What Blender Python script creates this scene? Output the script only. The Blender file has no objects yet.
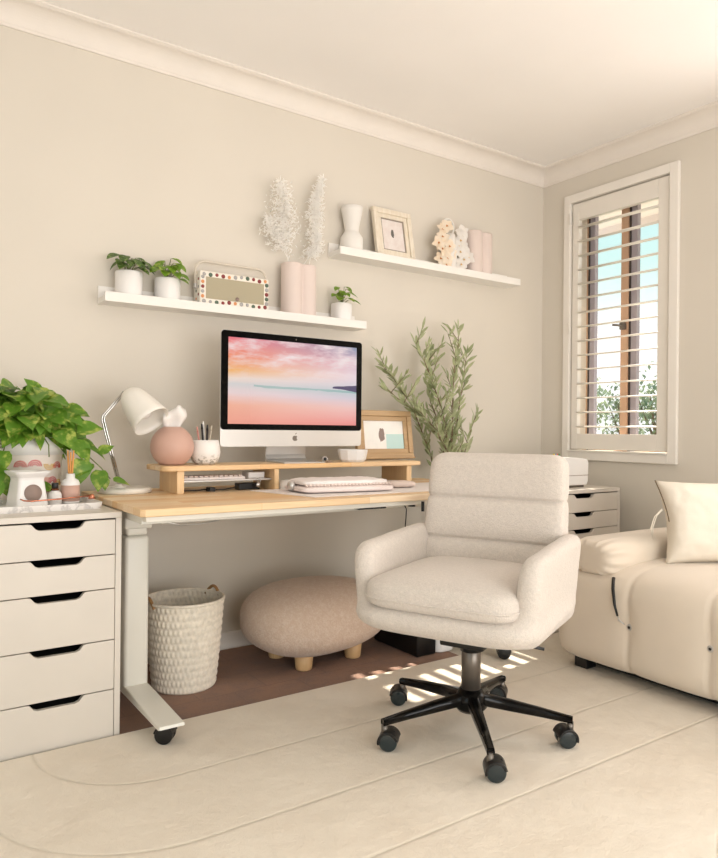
import bpy, bmesh, math, random
from mathutils import Vector, Matrix, Euler, noise
R = math.radians
PI = math.pi
scn = bpy.context.scene
COL = scn.collection

# ------------------------------------------------------------------ materials
def lin(c):
    out = []
    if min(c[:3]) > 165:
        g = max(c[:3]); c = tuple(v + (g - v) * 0.36 for v in c[:3])
    for v in c[:3]:
        v = v / 255.0
        out.append(v / 12.92 if v <= 0.04045 else ((v + 0.055) / 1.055) ** 2.4)
    return (out[0], out[1], out[2], 1.0)

class NT:
    def __init__(s, name):
        s.m = bpy.data.materials.new(name); s.m.use_nodes = True
        s.t = s.m.node_tree; s.t.nodes.clear()
        s.out = s.t.nodes.new('ShaderNodeOutputMaterial')
        s.p = s.t.nodes.new('ShaderNodeBsdfPrincipled')
        s.t.links.new(s.p.outputs[0], s.out.inputs[0])
    def n(s, typ, **k):
        nd = s.t.nodes.new(typ)
        for a, v in k.items():
            if a.startswith('i_'):
                nd.inputs[int(a[2:])].default_value = v
            else:
                setattr(nd, a, v)
        return nd
    def l(s, a, b): s.t.links.new(a, b)
    def math(s, op, a, b=None):
        nd = s.t.nodes.new('ShaderNodeMath'); nd.operation = op
        for i, v in enumerate((a, b)):
            if v is None: continue
            if isinstance(v, (int, float)): nd.inputs[i].default_value = v
            else: s.l(v, nd.inputs[i])
        return nd.outputs[0]
    def ramp(s, fac, stops, interp='LINEAR'):
        r = s.t.nodes.new('ShaderNodeValToRGB'); r.color_ramp.interpolation = interp
        e = r.color_ramp.elements
        while len(e) < len(stops): e.new(0.5)
        for q, (p, c) in zip(e, stops):
            q.position = p; q.color = lin(c)
        s.l(fac, r.inputs[0]); return r.outputs[0]
    def mix(s, fac, a, b, typ='MIX'):
        nd = s.t.nodes.new('ShaderNodeMix'); nd.data_type = 'RGBA'; nd.blend_type = typ
        for i, v in ((0, fac), (6, a), (7, b)):
            if isinstance(v, (int, float)): nd.inputs[i].default_value = v
            elif isinstance(v, tuple): nd.inputs[i].default_value = v
            else: s.l(v, nd.inputs[i])
        return nd.outputs[2]
    def coord(s, scale=(1, 1, 1), kind='Object'):
        tc = s.t.nodes.new('ShaderNodeTexCoord'); mp = s.t.nodes.new('ShaderNodeMapping')
        s.l(tc.outputs[kind], mp.inputs[0]); mp.inputs['Scale'].default_value = scale
        return mp.outputs[0]
    def noise(s, vec, scale, detail=2, rough=0.5):
        nd = s.t.nodes.new('ShaderNodeTexNoise'); s.l(vec, nd.inputs['Vector'])
        nd.inputs['Scale'].default_value = scale; nd.inputs['Detail'].default_value = detail
        nd.inputs['Roughness'].default_value = rough
        return nd.outputs['Fac']
    def bump(s, h, strength=0.3, dist=0.002):
        b = s.t.nodes.new('ShaderNodeBump'); b.inputs['Strength'].default_value = strength
        b.inputs['Distance'].default_value = dist
        s.l(h, b.inputs['Height']); s.l(b.outputs[0], s.p.inputs['Normal'])

def mat(name, c, rough=0.6, metal=0.0, bump=None, var=0.0, vscale=8, sheen=0.0, coat=0.0, spec=0.5, trans=0.0, sub=0.0):
    t = NT(name); p = t.p
    p.inputs['Base Color'].default_value = lin(c); p.inputs['Roughness'].default_value = rough
    p.inputs['Metallic'].default_value = metal; p.inputs['Sheen Weight'].default_value = sheen
    p.inputs['Coat Weight'].default_value = coat; p.inputs['Specular IOR Level'].default_value = spec
    p.inputs['Transmission Weight'].default_value = trans
    v = t.coord()
    if var:
        f = t.noise(v, vscale, 3)
        hi = tuple(min(255, q * (1 + var)) for q in c); lo = tuple(q * (1 - var) for q in c)
        t.l(t.ramp(f, [(0.3, lo), (0.7, hi)]), p.inputs['Base Color'])
    else:
        f = t.noise(v, vscale, 2)
        t.l(t.ramp(f, [(0.3, tuple(q * 0.985 for q in c)), (0.7, c)]), p.inputs['Base Color'])
    if bump:
        t.bump(t.noise(v, bump[0], 3), bump[1], bump[2] if len(bump) > 2 else 0.002)
    return t.m

def boucle(name, c, scale=260, strength=0.6):
    t = NT(name); p = t.p; v = t.coord()
    vo = t.n('ShaderNodeTexVoronoi'); t.l(v, vo.inputs['Vector']); vo.inputs['Scale'].default_value = scale
    nz = t.noise(v, scale * 0.35, 3)
    h = t.math('ADD', t.math('MULTIPLY', vo.outputs['Distance'], -0.7), nz)
    t.l(t.ramp(h, [(0.0, tuple(q * 0.93 for q in c)), (0.7, c)]), p.inputs['Base Color'])
    p.inputs['Roughness'].default_value = 0.95; p.inputs['Sheen Weight'].default_value = 0.25
    p.inputs['Specular IOR Level'].default_value = 0.15
    t.bump(h, strength, 0.003)
    return t.m

def wood(name, c1, c2, c3, axis='x', plank=0.09, length=0.7, rough=0.45):
    t = NT(name); p = t.p
    tc = t.n('ShaderNodeTexCoord'); mp = t.n('ShaderNodeMapping'); t.l(tc.outputs['Object'], mp.inputs[0])
    if axis == 'y': mp.inputs['Rotation'].default_value = (0, 0, R(90))
    if axis == 'z': mp.inputs['Rotation'].default_value = (0, R(90), 0)
    br = t.n('ShaderNodeTexBrick'); t.l(mp.outputs[0], br.inputs['Vector'])
    br.inputs['Scale'].default_value = 1.0; br.inputs['Mortar Size'].default_value = 0.0006
    br.inputs['Brick Width'].default_value = length; br.inputs['Row Height'].default_value = plank
    br.inputs['Color1'].default_value = lin(c1); br.inputs['Color2'].default_value = lin(c2); br.inputs['Mortar'].default_value = lin(c3)
    m2 = t.n('ShaderNodeMapping'); t.l(mp.outputs[0], m2.inputs[0]); m2.inputs['Scale'].default_value = (3, 60, 60)
    g = t.noise(m2.outputs[0], 1.6, 4, 0.6)
    col = t.mix(t.math('MULTIPLY', t.math('SUBTRACT', g, 0.3), 1.1), br.outputs['Color'] if plank < 0.19 else lin(c1), lin(c3))
    t.l(col, p.inputs['Base Color']); p.inputs['Roughness'].default_value = rough
    t.bump(g, 0.08, 0.001)
    return t.m

M = {}
M['wall'] = mat('wall_paint', (222, 210, 190), 0.85, bump=(90, 0.05, 0.001), vscale=2)
M['ceil'] = mat('ceiling_paint', (252, 246, 240), 0.9, bump=(60, 0.04, 0.001), vscale=2)
M['cornice'] = mat('cornice_paint', (238, 226, 212), 0.8)
M['trim'] = mat('trim_gloss_white', (242, 233, 219), 0.4)
M['floor'] = mat('beige_floor', (222, 208, 184), 0.7, bump=(30, 0.1), var=0.03)
M['shutter'] = mat('shutter_white', (238, 228, 212), 0.35)
M['white_lacquer'] = mat('white_lacquer', (214, 200, 182), 0.38)
M['drawer_shade'] = mat('drawer_inside_shade', (24, 20, 20), 0.8)  # near-black paints in the shadow and dark contents behind the handle notches
M['desk_metal'] = mat('cream_powder_coat', (228, 222, 205), 0.35)
M['shelf_white'] = mat('shelf_white', (244, 238, 228), 0.45)
M['boucle'] = boucle('cream_boucle', (226, 209, 192))
M['boucle_pink'] = boucle('blush_boucle', (223, 197, 176), 150, 0.8)
M['sofa'] = mat('sofa_cream_fabric', (224, 203, 176), 0.85, bump=(220, 0.15, 0.001), sheen=0.3, spec=0.2)
M['linen'] = mat('linen_cushion', (236, 221, 197), 0.95, bump=(160, 0.4, 0.002), spec=0.1)
M['black'] = mat('black_plastic', (16, 16, 17), 0.35)
M['blackgloss'] = mat('black_gloss_metal', (20, 19, 19), 0.18, 0.6)
M['grey_metal'] = mat('grey_column', (120, 112, 104), 0.35, 0.7)
M['wheel'] = mat('dark_wheel', (26, 40, 44), 0.25, coat=0.5)
M['alu'] = mat('brushed_aluminium', (205, 200, 194), 0.35, 0.7)
M['chrome'] = mat('chrome', (190, 186, 180), 0.12, 1.0)
M['pot_white'] = mat('white_ceramic', (240, 235, 230), 0.4)
M['vase_white'] = mat('matt_white_ceramic', (238, 231, 220), 0.75, bump=(120, 0.15, 0.001))
M['blush'] = mat('blush_ceramic', (228, 202, 188), 0.55)
M['rose'] = mat('dusty_rose_ceramic', (205, 166, 150), 0.5)
M['paper'] = mat('tissue_paper', (240, 232, 224), 0.9)
M['lamp_white'] = mat('lamp_enamel', (240, 232, 217), 0.35)
M['pink'] = mat('pale_pink_fabric', (238, 216, 208), 0.8, bump=(200, 0.2, 0.001))
M['pinkwhite'] = mat('pinkish_white', (240, 228, 222), 0.6)
M['soil'] = mat('soil', (70, 54, 40), 0.95, var=0.2, vscale=90)
M['glassclear'] = None
M['stem'] = mat('green_stem', (110, 120, 62), 0.6)
M['bark'] = mat('brown_bark', (120, 100, 76), 0.8)
pass
M['gold'] = mat('rose_gold', (214, 140, 112), 0.25, 0.9)
M['amber'] = mat('amber_glass', (96, 50, 18), 0.15)
M['label_paper'] = mat('label_paper', (238, 232, 224), 0.7)
M['reed'] = mat('reed_stick', (224, 160, 90), 0.7)
M['wick_grey'] = mat('grey_taupe', (150, 130, 120), 0.8)
M['leather'] = mat('tan_leather', (160, 120, 76), 0.6)
M['basket'] = mat('woven_cream_rope', (232, 216, 190), 0.9, bump=(180, 0.5, 0.002), var=0.05, vscale=60)
M['woodleg'] = wood('pale_wood_leg', (236, 200, 150), (230, 190, 140), (210, 168, 118), 'z')
M['oak'] = wood('oak_desktop', (246, 216, 170), (230, 188, 132), (216, 168, 114), 'x', 0.055, 0.42)
M['oakz'] = wood('oak_leg', (240, 208, 162), (230, 192, 144), (214, 170, 120), 'z')
M['frame_wood'] = wood('walnut_frame', (190, 158, 116), (176, 140, 98), (158, 124, 86), 'x', 0.2)
M['frame_pale'] = wood('whitewashed_frame', (236, 222, 196), (226, 208, 178), (206, 184, 150), 'z', 0.2)
M['darkgap'] = mat('dark_window_frame', (70, 62, 58), 0.5)
M['winbrown'] = mat('timber_window_frame', (206, 168, 140), 0.5)
M['radio_grille'] = mat('olive_beige_grille', (178, 168, 142), 0.8, bump=(600, 0.3, 0.001))
M['radio_cream'] = mat('cream_radio_case', (240, 228, 208), 0.45)

def leafmat(name, c1, c2, scale, rough=0.45, stripe=False):
    t = NT(name); p = t.p; v = t.coord()
    f = t.noise(v, scale, 3, 0.6)
    t.l(t.ramp(f, [(0.38, c1), (0.52, c1), (0.64, c2)] if not stripe else [(0.35, c1), (0.65, c2)]), p.inputs['Base Color'])
    p.inputs['Roughness'].default_value = rough
    tr = t.n('ShaderNodeBsdfTranslucent'); t.l(t.ramp(f, [(0.4, c1), (0.7, c2)]), tr.inputs[0])
    mx = t.n('ShaderNodeMixShader'); mx.inputs[0].default_value = 0.25
    t.l(p.outputs[0], mx.inputs[1]); t.l(tr.outputs[0], mx.inputs[2]); t.l(mx.outputs[0], t.out.inputs[0])
    return t.m
M['pothos'] = leafmat('pothos_leaf', (100, 146, 42), (188, 200, 96), 30)
M['leafA'] = leafmat('dark_striped_leaf', (78, 108, 48), (150, 170, 96), 90)
M['leafB'] = leafmat('lime_leaf', (112, 152, 40), (176, 196, 84), 60)
M['olive'] = leafmat('olive_leaf', (140, 150, 104), (186, 190, 150), 14, 0.6, True)
M['treeleaf'] = leafmat('tree_leaf', (120, 140, 108), (160, 172, 142), 3, 0.6, True)
M['plume'] = leafmat('white_plume', (255, 252, 246), (255, 252, 246), 10, 0.9, True); M['plume'].node_tree.nodes['Mix Shader'].inputs[0].default_value = .5
M['petal_white'] = leafmat('white_petal', (246, 238, 226), (250, 244, 236), 30, 0.6, True)
M['petal_peach'] = leafmat('peach_petal', (250, 234, 208), (250, 218, 176), 24, 0.6, True)

def glass(name, tint=(255, 255, 255)):
    # thin architectural pane: mostly transparent with a faint reflection
    t = NT(name)
    tr = t.n('ShaderNodeBsdfTransparent'); tr.inputs[0].default_value = lin(tint)
    gl = t.n('ShaderNodeBsdfGlossy'); gl.inputs['Roughness'].default_value = 0.02
    mx = t.n('ShaderNodeMixShader'); mx.inputs[0].default_value = 0.05
    t.l(tr.outputs[0], mx.inputs[1]); t.l(gl.outputs[0], mx.inputs[2]); t.l(mx.outputs[0], t.out.inputs[0])
    return t.m
M['glass'] = glass('window_glass')

# dark patchwork rug
def patch_rug():
    t = NT('dark_mauve_patchwork'); p = t.p; v = t.coord()
    br = t.n('ShaderNodeTexBrick'); t.l(v, br.inputs['Vector']); br.inputs['Scale'].default_value = 1
    br.inputs['Brick Width'].default_value = 0.26; br.inputs['Row Height'].default_value = 0.17; br.inputs['Mortar Size'].default_value = 0.003
    br.inputs['Color1'].default_value = lin((160, 126, 106)); br.inputs['Color2'].default_value = lin((148, 116, 100)); br.inputs['Mortar'].default_value = lin((136, 108, 94))
    n1 = t.noise(v, 7, 6, .7); n2 = t.noise(v, 160, 2)
    c = t.mix(t.ramp(n1, [(0.35, (0, 0, 0)), (0.7, (255, 255, 255))]), br.outputs['Color'], lin((122, 106, 102)))
    c = t.mix(t.math('MULTIPLY', n2, 0.6), c, lin((164, 136, 120)))
    t.l(c, p.inputs['Base Color']); p.inputs['Roughness'].default_value = 0.95; p.inputs['Specular IOR Level'].default_value = 0.1
    t.bump(n2, 0.6, 0.003); return t.m
M['darkrug'] = patch_rug()

# cream rug, with carved lines
def cream_rug():
    t = NT('cream_plush_rug'); p = t.p
    tc = t.n('ShaderNodeTexCoord'); sp = t.n('ShaderNodeSeparateXYZ'); t.l(tc.outputs['Object'], sp.inputs[0])
    X, Y = sp.outputs[0], sp.outputs[1]
    def rline(cx, cy, hx, hy, r):     # distance to the outline of a rounded rectangle
        qx = t.math('SUBTRACT', t.math('ABSOLUTE', t.math('SUBTRACT', X, cx)), hx - r)
        qy = t.math('SUBTRACT', t.math('ABSOLUTE', t.math('SUBTRACT', Y, cy)), hy - r)
        mx = t.math('MAXIMUM', qx, 0.0); my = t.math('MAXIMUM', qy, 0.0)
        ln = t.math('SQRT', t.math('ADD', t.math('MULTIPLY', mx, mx), t.math('MULTIPLY', my, my)))
        ins = t.math('MINIMUM', t.math('MAXIMUM', qx, qy), 0.0)
        return t.math('ABSOLUTE', t.math('SUBTRACT', t.math('ADD', ln, ins), r))
    # lines measured on the rug: each is the bottom-left part of a big rounded shape
    ds = [rline(-1.2, -0.2, 1.71, 0.81, 0.30), rline(-0.9, -0.2, 2.17, 1.13, 0.42),
          rline(-1.4, 0.0, 3.2, 1.60, 0.3), rline(-0.45, -3.4, 1.55, 1.46, 0.55), rline(-3.2, -2.9, 0.9, 0.95, 0.4)]
    d = ds[0]
    for q in ds[1:]: d = t.math('MINIMUM', d, q)
    wob = t.noise(t.coord(), 22, 2)
    d = t.math('ADD', d, t.math('MULTIPLY', t.math('SUBTRACT', wob, 0.5), 0.006))
    groove = t.math('SMOOTH_MIN', t.math('DIVIDE', d, 0.007), 1.0)
    v = t.coord(); n1 = t.noise(v, 3.2, 4, 0.65); n2 = t.noise(v, 240, 2); n3 = t.noise(v, 14, 3)
    base = t.ramp(n1, [(0.3, (232, 212, 184)), (0.7, (243, 227, 202))])
    c = t.mix(t.math('SUBTRACT', 1.0, groove), base, lin((225, 208, 180)))
    t.l(c, p.inputs['Base Color']); p.inputs['Roughness'].default_value = 0.95
    p.inputs['Specular IOR Level'].default_value = 0.1; p.inputs['Sheen Weight'].default_value = 0.2
    h = t.math('ADD', t.math('ADD', t.math('MULTIPLY', groove, 0.9), t.math('MULTIPLY', n2, 0.5)), t.math('MULTIPLY', n3, 3.2))
    t.bump(h, 0.45, 0.006); return t.m
M['rug'] = cream_rug()

# the beach sunset shown on the monitor (object x across, z up; screen 0.598 x 0.336 centred on 0)
def screen():
    t = NT('sunset_screen'); tc = t.n('ShaderNodeTexCoord'); sp = t.n('ShaderNodeSeparateXYZ'); t.l(tc.outputs['Object'], sp.inputs[0])
    u = t.math('ADD', t.math('DIVIDE', sp.outputs[0], 0.598), 0.5)
    w = t.math('ADD', t.math('DIVIDE', sp.outputs[2], 0.336), 0.5)
    mp = t.n('ShaderNodeMapping'); t.l(tc.outputs['Object'], mp.inputs[0]); mp.inputs['Scale'].default_value = (4, 4, 16)
    mp.inputs['Rotation'].default_value = (0, R(-14), 0)
    cl = t.noise(mp.outputs[0], 1.3, 5, 0.6)
    m3 = t.n('ShaderNodeMapping'); t.l(tc.outputs['Object'], m3.inputs[0]); m3.inputs['Scale'].default_value = (5, 5, 60)
    wv = t.noise(m3.outputs[0], 1.2, 4, 0.6)
    w2 = t.math('ADD', w, t.math('MULTIPLY', t.math('SUBTRACT', wv, 0.5), 0.05))
    left = t.ramp(w2, [(0.0, (250, 170, 150)), (0.22, (252, 186, 160)), (0.36, (246, 206, 204)), (0.46, (224, 216, 214)), (0.53, (250, 214, 190)), (0.62, (252, 190, 120)), (0.78, (250, 150, 110)), (1.0, (246, 130, 140))])
    right = t.ramp(w2, [(0.0, (246, 150, 146)), (0.22, (250, 180, 172)), (0.34, (222, 206, 222)), (0.42, (190, 206, 214)), (0.5, (222, 212, 224)), (0.62, (246, 214, 226)), (0.8, (226, 178, 200)), (1.0, (150, 160, 186))])
    c = t.mix(u, left, right)
    cm = t.math('MULTIPLY', t.ramp(cl, [(0.45, (0, 0, 0)), (0.65, (255, 255, 255))]), t.ramp(w, [(0.5, (0, 0, 0)), (0.58, (190, 190, 190)), (0.8, (255, 255, 255))]))
    c = t.mix(cm, c, lin((255, 226, 226)))
    # bright surf line and teal water
    d = t.math('ABSOLUTE', t.math('SUBTRACT', w2, t.math('ADD', 0.455, t.math('MULTIPLY', u, -0.03))))
    tl = t.math('MULTIPLY', t.math('GREATER_THAN', t.math('MULTIPLY', wv, 0.024), d), t.math('GREATER_THAN', u, 0.18))
    c = t.mix(t.math('MULTIPLY', tl, 0.5), c, lin((110, 176, 168)))
    # dark headland on the right
    hd = t.math('MULTIPLY', t.math('GREATER_THAN', u, 0.8), t.math('GREATER_THAN', t.math('MULTIPLY', t.math('SUBTRACT', u, 0.72), 0.16), t.math('ABSOLUTE', t.math('SUBTRACT', w2, 0.475))))
    c = t.mix(hd, c, lin((92, 84, 116)))
    em = t.n('ShaderNodeEmission'); t.l(c, em.inputs[0]); em.inputs[1].default_value = SCREEN_E
    gl = t.n('ShaderNodeBsdfGlossy'); gl.inputs['Roughness'].default_value = 0.03; gl.inputs[0].default_value = (0.04, 0.04, 0.04, 1)
    ad = t.n('ShaderNodeAddShader'); t.l(em.outputs[0], ad.inputs[0]); t.l(gl.outputs[0], ad.inputs[1]); t.l(ad.outputs[0], t.out.inputs[0])
    return t.m
SCREEN_E = 1.15
M['screen'] = screen()
M['bezel'] = mat('black_glass_bezel', (4, 4, 5), 0.12, spec=.12)

# ------------------------------------------------------------------ mesh builder
class B:
    def __init__(s): s.bm = bmesh.new(); s.mi = 0
    def merge(s, t, mtx=None, smooth=True):
        if mtx is not None: t.transform(mtx)
        for f in t.faces: f.material_index = s.mi; f.smooth = smooth
        me = bpy.data.meshes.new('tmp'); t.to_mesh(me); t.free(); s.bm.from_mesh(me); bpy.data.meshes.remove(me)
        return s
    def box(s, x0, x1, y0, y1, z0, z1, bev=0.0, seg=2, mtx=None):
        t = bmesh.new(); bmesh.ops.create_cube(t, size=1)
        for v in t.verts: v.co = Vector(((x0 + x1) / 2 + v.co.x * (x1 - x0), (y0 + y1) / 2 + v.co.y * (y1 - y0), (z0 + z1) / 2 + v.co.z * (z1 - z0)))
        if bev: bmesh.ops.bevel(t, geom=t.edges[:], offset=bev, segments=seg, affect='EDGES', profile=0.5)
        return s.merge(t, mtx, smooth=bool(bev) and seg > 2)
    def lathe(s, prof, c=(0, 0, 0), n=40, mtx=None, fn=None, smooth=True):
        t = bmesh.new(); rings = []
        for r, z in prof:
            if r < 1e-5: rings.append([t.verts.new((c[0], c[1], c[2] + z))])
            else:
                ring = []
                for i in range(n):
                    a = 2 * PI * i / n; k = fn(a, z) if fn else 1.0
                    ring.append(t.verts.new((c[0] + r * k * math.cos(a), c[1] + r * k * math.sin(a), c[2] + z)))
                rings.append(ring)
        for a, b in zip(rings, rings[1:]):
            if len(a) == 1 and len(b) == 1: continue
            for i in range(n):
                j = (i + 1) % n
                if len(a) == 1: t.faces.new((a[0], b[j], b[i]))
                elif len(b) == 1: t.faces.new((a[i], a[j], b[0]))
                else: t.faces.new((a[i], a[j], b[j], b[i]))
        bmesh.ops.recalc_face_normals(t, faces=t.faces)
        return s.merge(t, mtx, smooth)
    def cyl(s, r, z0, z1, c=(0, 0, 0), n=32, bev=0.0, mtx=None, r2=None):
        r2 = r if r2 is None else r2
        if bev: p = [(0, z0), (r - bev, z0), (r - bev * 0.3, z0 + bev * 0.3), (r, z0 + bev), (r2, z1 - bev), (r2 - bev * 0.3, z1 - bev * 0.3), (r2 - bev, z1), (0, z1)]
        else: p = [(0, z0), (r, z0), (r2, z1), (0, z1)]
        s.lathe(p, c, n, mtx)
        return s
    def tube(s, pts, r, n=10, closed=False, caps=True):
        pts = [Vector(p) for p in pts]; m = len(pts); rr = r if isinstance(r, (list, tuple)) else [r] * m
        t = bmesh.new(); rings = []; up = None
        for i, p in enumerate(pts):
            if closed: d = pts[(i + 1) % m] - pts[i - 1]
            else: d = pts[min(i + 1, m - 1)] - pts[max(i - 1, 0)]
            d.normalize()
            if up is None: up = d.orthogonal().normalized()
            else:
                up = up - d * up.dot(d)
                up = up.normalized() if up.length > 1e-6 else d.orthogonal().normalized()
            w = d.cross(up)
            rings.append([t.verts.new(p + (up * math.cos(2 * PI * k / n) + w * math.sin(2 * PI * k / n)) * rr[i]) for k in range(n)])
        prs = list(zip(rings, rings[1:])) + ([(rings[-1], rings[0])] if closed else [])
        for a, b in prs:
            for k in range(n): t.faces.new((a[k], a[(k + 1) % n], b[(k + 1) % n], b[k]))
        if caps and not closed: t.faces.new(rings[0][::-1]); t.faces.new(rings[-1])
        bmesh.ops.recalc_face_normals(t, faces=t.faces)
        return s.merge(t)
    def prism(s, outline, d0, d1, plane='xz', bev=0.0, mtx=None, seg=2, smooth=False):
        t = bmesh.new()
        def P(a, b, d): return {'xz': (a, d, b), 'xy': (a, b, d), 'yz': (d, a, b)}[plane]
        v0 = [t.verts.new(P(a, b, d0)) for a, b in outline]; v1 = [t.verts.new(P(a, b, d1)) for a, b in outline]
        t.faces.new(v0); t.faces.new(v1[::-1]); n = len(outline)
        for i in range(n): t.faces.new((v0[i], v0[(i + 1) % n], v1[(i + 1) % n], v1[i]))
        bmesh.ops.recalc_face_normals(t, faces=t.faces)
        if bev:
            es = [e for e in t.edges if (e.verts[0] in v0) == (e.verts[1] in v0)]
            bmesh.ops.bevel(t, geom=es, offset=bev, segments=seg, affect='EDGES', profile=0.5)
        return s.merge(t, mtx, smooth)
    def soft(s, c, h, e=0.35, e2=None, nu=48, nv=24, fn=None, mtx=None):
        # superellipsoid: h half sizes; e roundness (small = boxy)
        e2 = e if e2 is None else e2
        t = bmesh.new(); sg = lambda q, w: math.copysign(abs(q) ** w, q); rows = []
        for j in range(nv + 1):
            ph = -PI / 2 + PI * j / nv; row = []
            for i in range(nu):
                th = 2 * PI * i / nu
                q = Vector((sg(math.cos(ph), e2) * sg(math.cos(th), e), sg(math.cos(ph), e2) * sg(math.sin(th), e), sg(math.sin(ph), e2)))
                p = Vector((q.x * h[0], q.y * h[1], q.z * h[2]))
                if fn: p = fn(p, q)
                row.append(p + Vector(c))
            rows.append(row)
        vr = [[t.verts.new(rows[0][0])]] + [[t.verts.new(p) for p in r] for r in rows[1:-1]] + [[t.verts.new(rows[-1][0])]]
        for a, b in zip(vr, vr[1:]):
            for i in range(nu):
                k = (i + 1) % nu
                if len(a) == 1: t.faces.new((a[0], b[k], b[i]))
                elif len(b) == 1: t.faces.new((a[i], a[k], b[0]))
                else: t.faces.new((a[i], a[k], b[k], b[i]))
        bmesh.ops.recalc_face_normals(t, faces=t.faces)
        return s.merge(t, mtx)
    def loft(s, levels, n, fn, mtx=None):
        t = bmesh.new(); rows = [[t.verts.new(fn(z, 2 * PI * i / n)) for i in range(n)] for z in levels]
        for a, b in zip(rows, rows[1:]):
            for i in range(n): t.faces.new((a[i], a[(i + 1) % n], b[(i + 1) % n], b[i]))
        t.faces.new(rows[0][::-1]); t.faces.new(rows[-1]); bmesh.ops.recalc_face_normals(t, faces=t.faces)
        return s.merge(t, mtx)
    def leaf(s, p, d, up, L, W, shape='heart', fold=0.25, droop=0.2, n=6):
        p = Vector(p); d = Vector(d).normalized(); up = Vector(up); side = d.cross(up)
        if side.length < 1e-4: side = d.orthogonal()
        side.normalize(); up = side.cross(d).normalized()
        t = bmesh.new(); rows = []
        for i in range(n + 1):
            f = i / n
            if shape == 'heart': w = W * 0.5 * (math.sin(PI * min(1, f * 0.96 + 0.10)) ** 0.7) * (1.25 - 0.55 * f)
            elif shape == 'oval': w = W * 0.5 * math.sin(PI * min(max(f, 0.02), 0.98)) ** 0.8
            else: w = W * 0.5 * math.sin(PI * min(max(f, 0.03), 0.985)) ** 0.9
            if i == n: w = 0.0004
            c = p + d * (L * f) - up * (droop * L * f * f)
            rows.append([t.verts.new(c - side * w + up * (fold * w)), t.verts.new(c), t.verts.new(c + side * w + up * (fold * w))])
        for a, b in zip(rows, rows[1:]):
            t.faces.new((a[0], a[1], b[1], b[0])); t.faces.new((a[1], a[2], b[2], b[1]))
        return s.merge(t)
    def patch(s, verts, faces, mtx=None, smooth=True):
        t = bmesh.new(); vs = [t.verts.new(v) for v in verts]
        for f in faces: t.faces.new([vs[i] for i in f])
        return s.merge(t, mtx, smooth)
    def out(s, name, m, parent=None, loc=(0, 0, 0), rot=None):
        me = bpy.data.meshes.new(name); s.bm.to_mesh(me); s.bm.free()
        o = bpy.data.objects.new(name, me); COL.objects.link(o); o.location = loc
        if rot: o.rotation_euler = rot
        for q in (m if isinstance(m, (list, tuple)) else [m]): me.materials.append(q)
        if parent is not None: o.parent = parent
        return o

def apply_mods(o):
    dg = bpy.context.evaluated_depsgraph_get(); dg.update()
    me = bpy.data.meshes.new_from_object(o.evaluated_get(dg)); old = o.data
    o.modifiers.clear(); o.data = me
    for p in me.polygons: p.use_smooth = True
    return o
def voxel(o, size=0.012, it=8, f=0.5):
    m = o.modifiers.new('r', 'REMESH'); m.mode = 'VOXEL'; m.voxel_size = size; m.use_smooth_shade = True
    k = o.modifiers.new('s', 'SMOOTH'); k.factor = f; k.iterations = it
    return apply_mods(o)
def subdiv(o, n=1):
    m = o.modifiers.new('s', 'SUBSURF'); m.levels = n; m.render_levels = n
    return apply_mods(o)

def thing(name, label, cat, loc=(0, 0, 0), rz=0.0, group=None):
    o = bpy.data.objects.new(name, None); COL.objects.link(o); o.location = loc; o.rotation_euler = (0, 0, rz)
    o.empty_display_size = 0.05; o['label'] = label; o['category'] = cat
    if group: o['group'] = group
    return o
def tag(o, label, cat, group=None):
    o['label'] = label; o['category'] = cat
    if group: o['group'] = group
    return o
def struct(o): o['kind'] = 'structure'; return o
def copy_tree(o, parent=None):
    c = o.copy(); COL.objects.link(c); c.parent = parent
    for ch in list(o.children): copy_tree(ch, c)
    return c

# ------------------------------------------------------------------ room shell
XL, YF, H = -4.7, -4.6, 2.50
WY0, WY1, WZ0, WZ1 = -0.822, -0.217, 0.852, 2.262       # right-wall window hole
b = B(); b.box(XL - .1, .2, YF - .1, .1, -.1, 0); struct(b.out('floor', M['floor']))
b = B(); b.box(XL - .1, .2, YF - .1, .1, H, H + .1); struct(b.out('ceiling', M['ceil']))
b = B(); b.box(XL - .1, .2, 0, .1, 0, H); struct(b.out('wall_back', M['wall']))
b = B(); b.box(XL - .1, XL, YF, -3.9, 0, H); b.box(XL - .1, XL, -1.6, 0, 0, H); b.box(XL - .1, XL, -3.9, -1.6, 0, .25); b.box(XL - .1, XL, -3.9, -1.6, 2.1, H); struct(b.out('wall_left', M['wall']))
W2 = (-2.45, -1.5, 0.85, 2.26)                            # unseen window added beside the sofa for the right fill lamp
b = B()
b.box(0, .2, WY1, 0, 0, H); b.box(0, .2, WY0, WY1, 0, WZ0); b.box(0, .2, WY0, WY1, WZ1, H)
b.box(0, .2, W2[1], WY0, 0, H); b.box(0, .2, W2[0], W2[1], 0, W2[2]); b.box(0, .2, W2[0], W2[1], W2[3], H)
b.box(0, .2, YF, W2[0], 0, H); struct(b.out('wall_right', M['wall']))
b = B()                                                   # wall behind the camera, with a wide glazed opening
DX0, DX1, DZ1 = -3.6, -.6, 2.25
b.box(XL - .1, DX0, YF - .1, YF, 0, H); b.box(DX1, .2, YF - .1, YF, 0, H); b.box(DX0, DX1, YF - .1, YF, DZ1, H)
struct(b.out('wall_front', M['wall']))
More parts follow.
